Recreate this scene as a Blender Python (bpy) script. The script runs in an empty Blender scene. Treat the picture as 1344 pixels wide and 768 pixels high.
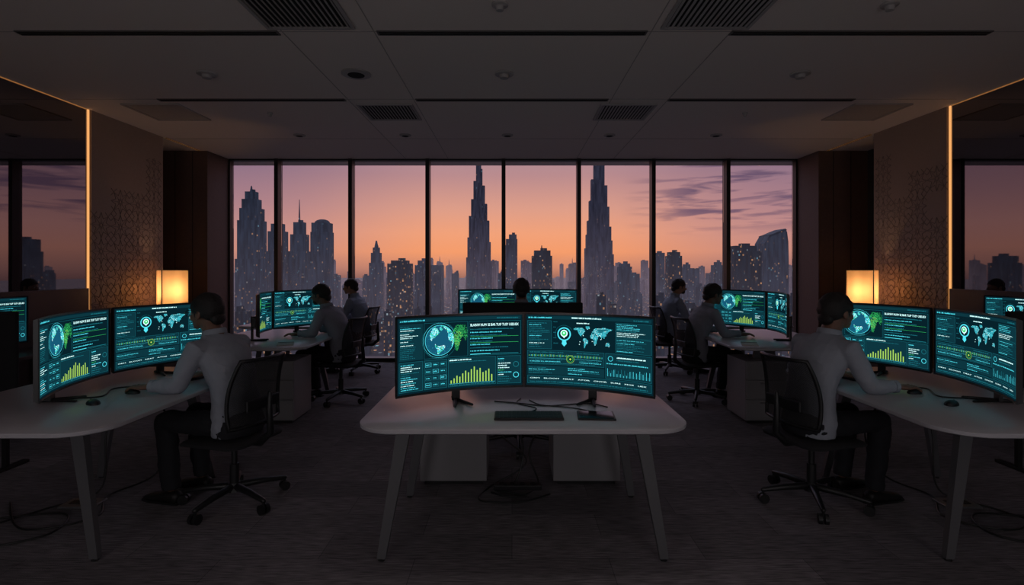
import bpy, bmesh, math, random, time
from mathutils import Vector, Matrix, Euler, noise
from mathutils.geometry import tessellate_polygon
C = bpy.context.scene.collection
R = math.radians
V = Vector
random.seed(7)
try:
    bpy.context.scene.view_settings.view_transform = 'Standard'
except Exception:
    pass

# ------------------------------------------------------------ materials
def mat(name, col, rough=.5, metal=0, emi=None, es=0, spec=.5, bump=0, bscale=50, var=0):
    m = bpy.data.materials.new(name); m.use_nodes = True
    nt = m.node_tree; b = nt.nodes['Principled BSDF']
    b.inputs['Base Color'].default_value = (*col, 1)
    b.inputs['Roughness'].default_value = rough
    b.inputs['Metallic'].default_value = metal
    b.inputs['Specular IOR Level'].default_value = spec
    if emi:
        b.inputs['Emission Color'].default_value = (*emi, 1)
        b.inputs['Emission Strength'].default_value = es
    if bump or var:
        tc = nt.nodes.new('ShaderNodeTexCoord')
        n = nt.nodes.new('ShaderNodeTexNoise'); n.inputs['Scale'].default_value = bscale
        n.inputs['Detail'].default_value = 4
        nt.links.new(tc.outputs['Object'], n.inputs['Vector'])
        if bump:
            bp = nt.nodes.new('ShaderNodeBump'); bp.inputs['Strength'].default_value = bump
            bp.inputs['Distance'].default_value = .01
            nt.links.new(n.outputs['Fac'], bp.inputs['Height'])
            nt.links.new(bp.outputs['Normal'], b.inputs['Normal'])
        if var:
            mx = nt.nodes.new('ShaderNodeMix'); mx.data_type = 'RGBA'
            mx.inputs[6].default_value = (*[c*(1-var) for c in col], 1)
            mx.inputs[7].default_value = (*[min(1, c*(1+var)) for c in col], 1)
            nt.links.new(n.outputs['Fac'], mx.inputs[0])
            nt.links.new(mx.outputs[2], b.inputs['Base Color'])
    return m

def emis(name, col, s=1):
    m = bpy.data.materials.new(name); m.use_nodes = True
    nt = m.node_tree; nt.nodes.clear()
    o = nt.nodes.new('ShaderNodeOutputMaterial'); e = nt.nodes.new('ShaderNodeEmission')
    e.inputs[0].default_value = (*col, 1); e.inputs[1].default_value = s
    nt.links.new(e.outputs[0], o.inputs[0]); return m

M = {}
M['ceiling'] = mat('ceiling_paint', (.76, .67, .62), .7, bump=.05, bscale=80)
M['black'] = mat('black_plastic', (.012, .012, .013), .42, bump=.05, bscale=300)
M['casing'] = mat('monitor_casing', (.02, .02, .022), .3, bump=.03, bscale=400)
M['slot'] = mat('slot_black', (.006, .006, .006), .8, var=.2)
M['grille'] = mat('grille_metal', (.10, .09, .085), .5, var=.1)
M['joint'] = mat('ceiling_joint', (.42, .37, .34), .7, var=.1)
M['downl'] = mat('fixture_grey', (.38, .35, .34), .5, var=.1)
M['mullion'] = mat('mullion_dark', (.02, .019, .02), .4, .3, var=.15, bscale=5)
M['column'] = mat('brown_column', (.12, .066, .05), .55, bump=.06, bscale=30, var=.2)
M['panel'] = mat('taupe_panel', (.34, .25, .20), .6, bump=.15, bscale=60, var=.12)
M['lattice'] = mat('lattice_relief', (.19, .14, .112), .5, var=.1)
M['wall'] = mat('dark_wall', (.06, .05, .045), .7, bump=.1, bscale=40)
M['wood'] = mat('dark_wood', (.035, .024, .02), .45, var=.3, bscale=8)
M['desk'] = mat('desk_white', (.50, .48, .51), .32, var=.03, bscale=20)
M['deskleg'] = mat('desk_leg_grey', (.10, .098, .105), .45, var=.05)
M['ped'] = mat('pedestal_white', (.24, .23, .24), .5, var=.04)
M['fabric'] = mat('chair_fabric', (.018, .018, .02), .85, bump=.3, bscale=300)
M['chrome'] = mat('grey_metal', (.25, .25, .26), .35, .8, var=.1)
M['trouser'] = mat('dark_trousers', (.011, .011, .015), .85, bump=.2, bscale=120)
M['shoe'] = mat('black_shoe', (.01, .009, .009), .5, var=.2)
M['hair'] = mat('black_hair', (.012, .009, .008), .6, bump=.5, bscale=180)
M['eye'] = mat('eye_white', (.5, .5, .5), .2, var=.05)
M['cable'] = mat('cable_black', (.012, .012, .012), .4, var=.2)
M['keys'] = mat('key_caps', (.012, .012, .014), .5, var=.2)
M['paper'] = mat('paper_pad', (.5, .48, .45), .8, var=.05)
M['partition'] = mat('divider_fabric', (.012, .012, .014), .9, bump=.3, bscale=200)
def skin(n, c): return mat(n, c, .5, bump=.08, bscale=150, var=.12)
SK = [skin('skin_tan', (.30, .16, .10)), skin('skin_brown', (.18, .09, .06)), skin('skin_light', (.34, .20, .13))]
SH = [mat('shirt_white', (.30, .32, .37), .85, bump=.12, bscale=30, var=.05),
      mat('shirt_grey', (.27, .28, .33), .85, bump=.12, bscale=40, var=.05),
      mat('shirt_blue', (.30, .36, .46), .85, bump=.12, bscale=40, var=.05)]
M['led'] = emis('warm_led', (1, .45, .15), .95)
M['led_line'] = emis('warm_led_line', (1, .42, .13), .26)
M['led_soft'] = emis('warm_led_soft', (1, .42, .15), .05)
M['bulb'] = emis('bulb_glow', (1, .7, .4), 2)

def mk_meshback():
    m = bpy.data.materials.new('chair_mesh_weave'); m.use_nodes = True
    nt = m.node_tree; b = nt.nodes['Principled BSDF']; o = nt.nodes['Material Output']
    b.inputs['Base Color'].default_value = (.02, .02, .022, 1); b.inputs['Roughness'].default_value = .7
    t = nt.nodes.new('ShaderNodeBsdfTransparent'); mx = nt.nodes.new('ShaderNodeMixShader')
    tc = nt.nodes.new('ShaderNodeTexCoord'); ck = nt.nodes.new('ShaderNodeTexChecker')
    ck.inputs['Scale'].default_value = 260; nt.links.new(tc.outputs['Object'], ck.inputs['Vector'])
    mr = nt.nodes.new('ShaderNodeMapRange'); mr.inputs['To Min'].default_value = .6; mr.inputs['To Max'].default_value = .97
    nt.links.new(ck.outputs['Fac'], mr.inputs['Value']); nt.links.new(mr.outputs[0], mx.inputs[0])
    nt.links.new(t.outputs[0], mx.inputs[1]); nt.links.new(b.outputs[0], mx.inputs[2])
    nt.links.new(mx.outputs[0], o.inputs[0]); return m
M['meshback'] = mk_meshback()

def mk_glass():
    m = bpy.data.materials.new('window_glass'); m.use_nodes = True
    nt = m.node_tree; nt.nodes.clear(); o = nt.nodes.new('ShaderNodeOutputMaterial')
    t = nt.nodes.new('ShaderNodeBsdfTransparent'); g = nt.nodes.new('ShaderNodeBsdfGlossy')
    t.inputs[0].default_value = (.995, .995, 1, 1); g.inputs['Roughness'].default_value = .01
    mx = nt.nodes.new('ShaderNodeMixShader'); f = nt.nodes.new('ShaderNodeFresnel'); f.inputs[0].default_value = 1.13
    nt.links.new(f.outputs[0], mx.inputs[0]); nt.links.new(t.outputs[0], mx.inputs[1]); nt.links.new(g.outputs[0], mx.inputs[2])
    nt.links.new(mx.outputs[0], o.inputs[0]); return m
M['glass'] = mk_glass()

def mk_darkglass():
    m = bpy.data.materials.new('dark_glass_wall'); m.use_nodes = True
    nt = m.node_tree; nt.nodes.clear(); o = nt.nodes.new('ShaderNodeOutputMaterial')
    d = nt.nodes.new('ShaderNodeBsdfDiffuse'); g = nt.nodes.new('ShaderNodeBsdfGlossy')
    d.inputs[0].default_value = (.010, .009, .010, 1); g.inputs['Roughness'].default_value = .015
    g.inputs[0].default_value = (.9, .85, .88, 1)
    mx = nt.nodes.new('ShaderNodeMixShader'); mx.inputs[0].default_value = .27
    nt.links.new(d.outputs[0], mx.inputs[1]); nt.links.new(g.outputs[0], mx.inputs[2])
    nt.links.new(mx.outputs[0], o.inputs[0]); return m
M['darkglass'] = mk_darkglass()

def mk_carpet():
    m = mat('carpet', (.06, .055, .058), .95, bump=.6, bscale=220)
    nt = m.node_tree; b = nt.nodes['Principled BSDF']
    tc = nt.nodes.new('ShaderNodeTexCoord')
    br = nt.nodes.new('ShaderNodeTexBrick'); br.inputs['Scale'].default_value = 1
    br.inputs['Brick Width'].default_value = 1.0; br.inputs['Row Height'].default_value = .25
    br.inputs['Mortar Size'].default_value = .002
    br.inputs['Color1'].default_value = (.225, .205, .218, 1); br.inputs['Color2'].default_value = (.155, .142, .152, 1)
    br.inputs['Mortar'].default_value = (.10, .092, .10, 1)
    nt.links.new(tc.outputs['Object'], br.inputs['Vector'])
    n = nt.nodes.new('ShaderNodeTexNoise'); n.inputs['Scale'].default_value = 9; n.inputs['Detail'].default_value = 8
    mp = nt.nodes.new('ShaderNodeMapping'); mp.inputs['Scale'].default_value = (1, 12, 1)
    nt.links.new(tc.outputs['Object'], mp.inputs[0]); nt.links.new(mp.outputs[0], n.inputs['Vector'])
    mx = nt.nodes.new('ShaderNodeMix'); mx.data_type = 'RGBA'; mx.blend_type = 'MULTIPLY'; mx.inputs[0].default_value = .9
    rp = nt.nodes.new('ShaderNodeMapRange'); rp.inputs['From Min'].default_value = .3; rp.inputs['From Max'].default_value = .7
    rp.inputs['To Min'].default_value = .4; rp.inputs['To Max'].default_value = 1.5
    nt.links.new(n.outputs['Fac'], rp.inputs['Value'])
    nt.links.new(br.outputs['Color'], mx.inputs[6]); nt.links.new(rp.outputs[0], mx.inputs[7])
    nt.links.new(mx.outputs[2], b.inputs['Base Color']); return m
M['carpet'] = mk_carpet()

def mk_shade():
    m = bpy.data.materials.new('paper_lamp_shade'); m.use_nodes = True
    nt = m.node_tree; nt.nodes.clear(); o = nt.nodes.new('ShaderNodeOutputMaterial')
    t = nt.nodes.new('ShaderNodeBsdfTranslucent')
    e = nt.nodes.new('ShaderNodeEmission'); e.inputs[0].default_value = (1, .40, .13, 1); e.inputs[1].default_value = .18
    tc = nt.nodes.new('ShaderNodeTexCoord'); sp = nt.nodes.new('ShaderNodeSeparateXYZ'); nt.links.new(tc.outputs['Object'], sp.inputs[0])
    ad = nt.nodes.new('ShaderNodeMath'); ad.operation = 'ADD'; nt.links.new(sp.outputs[0], ad.inputs[0]); nt.links.new(sp.outputs[1], ad.inputs[1])
    ml = nt.nodes.new('ShaderNodeMath'); ml.operation = 'MULTIPLY'; ml.inputs[1].default_value = 42; nt.links.new(ad.outputs[0], ml.inputs[0])
    sn = nt.nodes.new('ShaderNodeMath'); sn.operation = 'SINE'; nt.links.new(ml.outputs[0], sn.inputs[0])
    mr = nt.nodes.new('ShaderNodeMapRange'); mr.inputs['From Min'].default_value = -1
    nt.links.new(sn.outputs[0], mr.inputs['Value'])
    mx = nt.nodes.new('ShaderNodeMix'); mx.data_type = 'RGBA'; mx.inputs[6].default_value = (.46, .31, .17, 1); mx.inputs[7].default_value = (.52, .36, .20, 1)
    nt.links.new(mr.outputs[0], mx.inputs[0]); nt.links.new(mx.outputs[2], t.inputs[0])
    a = nt.nodes.new('ShaderNodeAddShader')
    nt.links.new(t.outputs[0], a.inputs[0]); nt.links.new(e.outputs[0], a.inputs[1]); nt.links.new(a.outputs[0], o.inputs[0]); return m
M['shade'] = mk_shade()

def mk_city(name, base, haze_glow, dens, ls=1.2, cell=(2.0, 2.0, 2.6)):
    m = bpy.data.materials.new(name); m.use_nodes = True
    nt = m.node_tree; b = nt.nodes['Principled BSDF']; N = nt.nodes.new; K = nt.links.new
    b.inputs['Base Color'].default_value = (*base, 1); b.inputs['Roughness'].default_value = .7
    b.inputs['Specular IOR Level'].default_value = .1
    g = N('ShaderNodeNewGeometry')
    sp = N('ShaderNodeSeparateXYZ'); K(g.outputs['Position'], sp.inputs[0])
    dv = N('ShaderNodeVectorMath'); dv.operation = 'DIVIDE'; dv.inputs[1].default_value = cell
    fl = N('ShaderNodeVectorMath'); fl.operation = 'FLOOR'
    wn = N('ShaderNodeTexWhiteNoise')
    K(g.outputs['Position'], dv.inputs[0]); K(dv.outputs[0], fl.inputs[0]); K(fl.outputs[0], wn.inputs['Vector'])
    th = N('ShaderNodeMapRange'); th.inputs['From Min'].default_value = -70; th.inputs['From Max'].default_value = 60
    th.inputs['To Min'].default_value = 1-dens*2.6; th.inputs['To Max'].default_value = 1-dens*.45; K(sp.outputs[2], th.inputs['Value'])
    gt = N('ShaderNodeMath'); gt.operation = 'GREATER_THAN'; K(th.outputs[0], gt.inputs[1])
    K(wn.outputs['Value'], gt.inputs[0])
    rp = N('ShaderNodeValToRGB'); sx = N('ShaderNodeSeparateColor')
    K(wn.outputs['Color'], sx.inputs[0]); K(sx.outputs[1], rp.inputs[0])
    rp.color_ramp.elements[0].color = (.9, .42, .16, 1); rp.color_ramp.elements[1].color = (.22, .5, .65, 1)
    rp.color_ramp.elements[0].position = .5; rp.color_ramp.elements[1].position = .9
    ls_ = N('ShaderNodeMath'); ls_.operation = 'MULTIPLY'
    pw = N('ShaderNodeMath'); pw.operation = 'POWER'; pw.inputs[1].default_value = 3
    s3 = N('ShaderNodeMath'); s3.operation = 'MULTIPLY'; s3.inputs[1].default_value = ls
    K(sx.outputs[2], pw.inputs[0]); K(pw.outputs[0], s3.inputs[0]); K(s3.outputs[0], ls_.inputs[0]); K(gt.outputs[0], ls_.inputs[1])
    sc = N('ShaderNodeVectorMath'); sc.operation = 'SCALE'
    K(rp.outputs[0], sc.inputs[0]); K(ls_.outputs[0], sc.inputs['Scale'])
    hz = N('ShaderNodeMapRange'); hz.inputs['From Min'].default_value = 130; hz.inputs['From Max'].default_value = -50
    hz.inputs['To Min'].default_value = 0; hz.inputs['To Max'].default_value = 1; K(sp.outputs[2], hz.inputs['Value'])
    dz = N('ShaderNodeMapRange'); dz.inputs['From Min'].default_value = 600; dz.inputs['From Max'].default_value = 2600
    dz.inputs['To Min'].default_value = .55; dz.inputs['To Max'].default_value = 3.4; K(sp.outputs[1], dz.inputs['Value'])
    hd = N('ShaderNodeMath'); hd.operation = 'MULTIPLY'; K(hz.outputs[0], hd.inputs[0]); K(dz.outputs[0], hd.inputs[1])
    fog_glow = N('ShaderNodeVectorMath'); fog_glow.operation = 'SCALE'; fog_glow.inputs[0].default_value = (.032, .024, .029); K(hd.outputs[0], fog_glow.inputs['Scale'])  # aerial haze painted as emission, stronger low down and far off
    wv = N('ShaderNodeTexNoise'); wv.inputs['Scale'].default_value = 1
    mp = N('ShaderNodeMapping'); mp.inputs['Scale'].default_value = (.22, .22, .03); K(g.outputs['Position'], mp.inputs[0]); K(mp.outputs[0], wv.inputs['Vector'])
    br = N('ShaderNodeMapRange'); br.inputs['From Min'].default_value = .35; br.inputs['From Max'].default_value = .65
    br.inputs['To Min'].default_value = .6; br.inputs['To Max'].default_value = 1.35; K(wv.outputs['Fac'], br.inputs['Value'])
    hb = N('ShaderNodeVectorMath'); hb.operation = 'SCALE'; hb.inputs[0].default_value = haze_glow; K(br.outputs[0], hb.inputs['Scale'])  # base haze tint per distance, also painted as emission
    a1 = N('ShaderNodeVectorMath'); a1.operation = 'ADD'; K(sc.outputs[0], a1.inputs[0]); K(fog_glow.outputs[0], a1.inputs[1])
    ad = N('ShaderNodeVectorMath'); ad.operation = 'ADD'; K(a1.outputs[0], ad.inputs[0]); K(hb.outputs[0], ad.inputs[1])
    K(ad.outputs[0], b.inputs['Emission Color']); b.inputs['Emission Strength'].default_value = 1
    return m
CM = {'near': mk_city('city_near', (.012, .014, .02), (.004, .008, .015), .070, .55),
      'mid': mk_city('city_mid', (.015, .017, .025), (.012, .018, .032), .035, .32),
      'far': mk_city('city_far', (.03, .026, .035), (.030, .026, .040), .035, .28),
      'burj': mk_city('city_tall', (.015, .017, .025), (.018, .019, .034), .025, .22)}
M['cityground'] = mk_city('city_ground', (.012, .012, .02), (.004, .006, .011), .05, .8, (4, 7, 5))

# ------------------------------------------------------------ mesh builder
class MB:
    def __init__(s): s.bm = bmesh.new()
    def merge(s, t, mi=0):
        new = s.bm.verts.new
        t.verts.index_update()
        vm = [new(v.co) for v in t.verts]
        for f in t.faces:
            s.bm.faces.new([vm[v.index] for v in f.verts]).material_index = mi
        t.free(); return s
    def box(s, c, sz, b=0, rot=None, mi=0, seg=2):
        t = bmesh.new(); bmesh.ops.create_cube(t, size=1)
        bmesh.ops.scale(t, vec=sz, verts=t.verts)
        if b: bmesh.ops.bevel(t, geom=t.edges[:], offset=b, segments=seg, affect='EDGES', profile=.5)
        if rot is not None: bmesh.ops.rotate(t, cent=(0, 0, 0), matrix=Euler(rot).to_matrix(), verts=t.verts)
        bmesh.ops.translate(t, vec=c, verts=t.verts)
        return s.merge(t, mi)
    def loft(s, rings, mi=0, cap=True):
        bm = s.bm; vs = [[bm.verts.new(p) for p in r] for r in rings]; n = len(rings[0])
        for a, b in zip(vs, vs[1:]):
            for i in range(n):
                f = bm.faces.new((a[i], a[(i+1) % n], b[(i+1) % n], b[i])); f.material_index = mi
        if cap:
            f = bm.faces.new(list(reversed(vs[0]))); f.material_index = mi
            f = bm.faces.new(vs[-1]); f.material_index = mi
        return s
    def eloft(s, rs, n=20, mi=0):
        return s.loft([[V((cx+rx*math.cos(2*math.pi*k/n), cy+ry*math.sin(2*math.pi*k/n), cz)) for k in range(n)] for cx, cy, cz, rx, ry in rs], mi)
    def tube(s, pts, r, n=10, mi=0, cap=True, round_=False):
        pts = [V(p) for p in pts]
        if not hasattr(r, '__len__'): r = [r]*len(pts)
        if round_:
            d0 = (pts[0]-pts[1]).normalized(); d1 = (pts[-1]-pts[-2]).normalized()
            pts = [pts[0]+d0*r[0]*.95, pts[0]+d0*r[0]*.7] + pts + [pts[-1]+d1*r[-1]*.7, pts[-1]+d1*r[-1]*.95]
            r = [r[0]*.3, r[0]*.72]+list(r)+[r[-1]*.72, r[-1]*.3]
        rings = []; up = None
        for i, p in enumerate(pts):
            d = (pts[min(i+1, len(pts)-1)]-pts[max(i-1, 0)]).normalized()
            if up is None:
                up = V((0, 0, 1)) if abs(d.z) < .9 else V((1, 0, 0))
            a = d.cross(up).normalized(); b = a.cross(d).normalized(); up = b
            rings.append([p+(a*math.cos(2*math.pi*k/n)+b*math.sin(2*math.pi*k/n))*r[i] for k in range(n)])
        return s.loft(rings, mi, cap)
    def ell(s, c, rad, rot=None, n=20, mi=0):
        t = bmesh.new(); bmesh.ops.create_uvsphere(t, u_segments=n, v_segments=n*3//4, radius=1)
        bmesh.ops.scale(t, vec=rad, verts=t.verts)
        if rot is not None: bmesh.ops.rotate(t, cent=(0, 0, 0), matrix=Euler(rot).to_matrix(), verts=t.verts)
        bmesh.ops.translate(t, vec=c, verts=t.verts); return s.merge(t, mi)
    def xf(s, mtx):
        bmesh.ops.transform(s.bm, matrix=mtx, verts=s.bm.verts); return s
    def build(s, name, mats, parent=None, smooth=False):
        bmesh.ops.recalc_face_normals(s.bm, faces=s.bm.faces[:])
        me = bpy.data.meshes.new(name); s.bm.to_mesh(me); s.bm.free()
        for m in (mats if isinstance(mats, (list, tuple)) else [mats]): me.materials.append(m)
        if smooth:
            me.polygons.foreach_set('use_smooth', [True]*len(me.polygons))
            if smooth == 'auto': me.set_sharp_from_angle(angle=R(40))
        o = bpy.data.objects.new(name, me); C.objects.link(o)
        if parent: o.parent = parent
        return o

def rr(hx, hy, r, n=8, cx=0, cy=0):
    out = []
    for (sx, sy, a0) in ((1, 1, 0), (-1, 1, 90), (-1, -1, 180), (1, -1, 270)):
        for k in range(n+1):
            a = R(a0+90*k/n); out.append((cx+sx*(hx-r)+r*math.cos(a), cy+sy*(hy-r)+r*math.sin(a)))
    return out

def tag(o, label, cat, group=None):
    o['label'] = label; o['category'] = cat
    if group: o['group'] = group
    return o
def thing(name, label, cat, loc=(0, 0, 0), rz=0, group=None):
    o = bpy.data.objects.new(name, None); C.objects.link(o); o.empty_display_size = .1
    o.location = loc; o.rotation_euler = (0, 0, rz); return tag(o, label, cat, group)
def struct(o): o['kind'] = 'structure'; return o
def dup(root, loc, rz, label, group=None):
    kids = {}
    for o in C.objects:
        if o.parent: kids.setdefault(o.parent.name, []).append(o)
    def cp(o, par):
        c = o.copy(); C.objects.link(c); c.parent = par
        for ch in kids.get(o.name, []): cp(ch, c)
        return c
    r = cp(root, None); r.location = loc; r.rotation_euler = (0, 0, rz); r['label'] = label
    if group: r['group'] = group
    return r

# ------------------------------------------------------------ room
CH = 3.25; YW = 8.6; WL = -4.67; WR = 4.72; YB = -3.0
struct(MB().box((0, 3, -.05), (11.2, 12.2, .1)).build('floor', M['carpet']))
ceil = struct(MB().box((0, 3, CH+.05), (11.2, 12.2, .1)).build('ceiling', M['ceiling']))
struct(MB().box((0, YB-.05, CH/2), (11.2, .1, CH)).build('wall_back', M['wall']))
for side, W, yl, yp in (('left', WL, 5.87, 7.12), ('right', WR, 5.74, 6.94)):
    s = -1 if W < 0 else 1
    w = struct(MB().box((W+s*.4, (YB+yl)/2, CH/2), (.8, yl-YB, CH)).build('wall_'+side, M['darkglass']))
    MB().box((W-s*.012, (YB+yl)/2, .64), (.024, yl-YB-.02, 1.28), b=.003).build('reflection_blocker', M['wood'], w)  # added dark panel, keeps low reflections out of the side glass
    p = MB().box((W+s*.39, (yl+yp)/2+.02, CH/2), (.8, yp-yl-.04, CH)).build('wall_panel', M['panel'], w)
    mb = MB(); cell = (yp-yl-.06)/4; xx = W-s*.010
    def seg(y0, z0, y1, z1, r=.0055):
        for (a, b) in ((y0, z0), (y1, z1)):
            if not (yl+.02 < a < yp-.015 and .4 < b < 2.95): return
        mb.tube([(xx+s*.002, y0, z0), (xx+s*.002, y1, z1)], r, n=4)
    random.seed(3)
    # interlaced star pattern: pointed eight ray stars in each cell, kites to the cell edge
    for i in range(4):
        for j in range(9):
            cy = yl+.03+(i+.5)*cell; cz = .50+j*cell
            fade = (cy-yl)/(yp-yl)
            if cz > 2.3+.5*fade+random.uniform(-.2, .2): continue
            a = cell*.5; ro = a*.99; ri = a*.54
            st = []
            for k in range(16):
                an = R(22.5*k); r_ = ro if k % 2 == 0 else ri; st.append((cy+r_*math.cos(an), cz+r_*math.sin(an)))
            for k in range(16): seg(*st[k], *st[(k+1) % 16])
            inner = [(cy+ri*.62*math.cos(R(45*k)), cz+ri*.62*math.sin(R(45*k))) for k in range(8)]
            for k in range(8): seg(*inner[k], *inner[(k+3) % 8], .0045)
            for k in range(8): seg(*inner[k], *st[(2*k) % 16], .0045)
            for k in range(4):
                d_ = R(90*k+45); ux, uz = math.cos(d_), math.sin(d_)
                seg(cy+ro*ux, cz+ro*uz, cy+a*1.40*ux, cz+a*1.40*uz)
                e1 = (cy+a*(1 if ux > 0 else -1), cz+a*.42*(1 if uz > 0 else -1)); e2 = (cy+a*.42*(1 if ux > 0 else -1), cz+a*(1 if uz > 0 else -1))
                seg(cy+ro*ux, cz+ro*uz, *e1); seg(cy+ro*ux, cz+ro*uz, *e2)
    mb.build('lattice_relief', M['lattice'], w)
    o = MB().box((W-s*.005, yl, CH/2), (.010, .022, CH-.01)).build('led_strip', M['led'])
    tag(o, 'vertical warm led strip glowing on the %s wall beside the patterned panel' % side, 'light strip')
    o = MB().box((W-s*.004, (YB+yl)/2, CH-.006), (.006, yl-YB-.05, .007)).build('led_strip', M['led_line'])
    tag(o, 'long thin warm led line where ceiling meets the %s dark glass wall' % side, 'light strip')
    o = MB().box((W-s*.03, (yp+7.95)/2, CH-.006), (.025, 7.95-yp-.06, .01)).build('led_strip', M['led_soft'])
    tag(o, 'short dim warm led slot in the ceiling before the %s brown column' % side, 'light strip')
    struct(MB().box((s*5.35, (yp+7.95)/2, CH/2), (.1, 7.95-yp+.3, CH)).build('wall_recess_'+side, M['wall']))
    cx = 4.54 if s < 0 else 4.57
    col = struct(MB().box((s*(cx+.4), 8.28, CH/2), (.8, .66, CH), b=.004).build('wall_column_'+side, M['column']))
    g = MB()
    for k in range(3): g.box((s*(cx+.02+.26*(k)+.2), 7.948, CH/2), (.006, .006, CH-.02))
    g.build('panel_joint', M['slot'], col)
g = MB()
for x in (-1.70, -1.02, 1.03, 1.62):
    g.box((x, 5.3, CH-.001), (.007, 6.6, .004))
for y in (3.94, 5.52, 7.2): g.box((0, y, CH-.001), (9.2, .006, .004))
g.build('joint', M['joint'], ceil)
MX = [-4.54, -3.76, -2.58, -1.35, -.135, 1.07, 2.26, 3.45, 4.57]
for i in range(8):
    a, b = MX[i], MX[i+1]
    fr = MB()
    fr.box(((a+b)/2, YW, .03), (b-a, .12, .06)).box(((a+b)/2, YW, CH-.012), (b-a, .12, .024))
    if i < 7: fr.box((b, YW-.02, CH/2), (.062, .18, CH-.01), b=.004)
    else: fr.box((b-.012, YW, CH/2), (.024, .12, CH-.01))
    if i == 0: fr.box((a+.012, YW, CH/2), (.024, .12, CH-.01))
    w = struct(fr.build('window_%d' % (i+1), M['mullion']))
    MB().box(((a+b)/2, YW+.02, CH/2), (b-a-.07, .008, CH-.08)).build('pane', M['glass'], w)

def slotdiff(x0, x1, y, lab):
    t = thing('slot_diffuser', lab, 'air slot', ((x0+x1)/2, y, CH))
    L = x1-x0
    MB().box((0, 0, -.004), (L, .07, .008)).build('frame', M['grille'], t)
    for k in (-.016, .016):
        MB().box((0, k, -.009), (L-.03, .016, .004)).build('slot', M['slot'], t)
for y, row in ((3.96, 'near'), (5.54, 'far')):
    for x0, x1, n in ((-3.67, -1.73, 'left'), (-1.0, 1.0, 'middle'), (1.62, 3.55, 'right')):
        slotdiff(x0, x1, y, 'long black linear air slot in the ceiling, %s row, %s one' % (row, n))
def vent(x, y, sz, lab, plain=False):
    t = thing('ceiling_vent' if not plain else 'access_panel', lab, 'vent' if not plain else 'ceiling panel', (x, y, CH))
    f = MB(); h = sz/2
    for a in (-1, 1):
        f.box((a*(h-.012), 0, -.008), (.024, sz, .016)).box((0, a*(h-.012), -.008), (sz-.048, .024, .016))
    f.build('frame', M['downl'] if not plain else M['joint'], t)
    if plain:
        MB().box((0, 0, -.004), (sz-.06, sz-.06, .008)).build('board', M['joint'], t); return
    MB().box((0, 0, -.002), (sz-.05, sz-.05, .003)).build('backing', M['slot'], t)
    n = 16
    g = MB()
    for k in range(n):
        g.box((-h+.04+(sz-.08)*k/(n-1), 0, -.010), (.016, sz-.05, .004), rot=(0, R(20), 0))
    g.build('louvre', M['downl'], t)
vent(-1.46, 3.56, .64, 'square louvred ceiling vent nearest on the left')
vent(1.40, 3.56, .64, 'square louvred ceiling vent nearest on the right')
vent(-1.36, 5.97, .60, 'smaller looking louvred ceiling vent further back on the left')
vent(1.25, 5.97, .60, 'smaller looking louvred ceiling vent further back on the right')
vent(-3.85, 5.97, .62, 'plain square ceiling access panel near the left wall', True)
vent(3.95, 5.97, .62, 'plain square ceiling access panel near the right wall', True)
def disc(x, y, r, name, lab, cat, lens=True, grp=None):
    t = thing(name, lab, cat, (x, y, CH), group=grp)
    MB().tube([(0, 0, 0), (0, 0, -.012), (0, 0, -.018)], [r, r, r*.85], n=28).build('ring', M['downl'], t, 'auto')
    if lens: MB().tube([(0, 0, -.016), (0, 0, -.021)], [r*.6, r*.55], n=24).build('lens', M['slot'], t)
    else: MB().tube([(0, 0, -.018), (0, 0, -.045)], [r*.55, r*.45], n=24).build('sensor', M['downl'], t)
disc(-1.40, 4.79, .13, 'ceiling_speaker', 'larger round ceiling speaker between the left near slot and vent', 'speaker')
for x, n in ((-2.74, 'left'), (-.07, 'middle'), (2.59, 'right')):
    disc(x, 4.79, .085, 'smoke_detector', 'small round detector on the ceiling between the slot rows, %s one' % n, 'detector', False)
for x, n in zip((-2.79, -1.4, -.06, 1.28, 2.68), ('leftmost', 'second from left', 'middle', 'fourth from left', 'rightmost')):
    disc(x, 7.0, .075, 'downlight', 'small round ceiling downlight near the windows, %s of five' % n, 'downlight', grp='downlights near the windows')
for x, n in ((-2.72, 'left'), (2.62, 'right')):
    disc(x, 6.0, .03, 'sprinkler_head', 'tiny sprinkler head on the ceiling, %s one' % n, 'sprinkler', False)
for x, n in ((-.08, 'middle'), (2.5, 'right')):
    disc(x, 3.53, .055, 'sprinkler_head', 'nearest sprinkler head at the top of the ceiling, %s one' % n, 'sprinkler', False)

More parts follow.
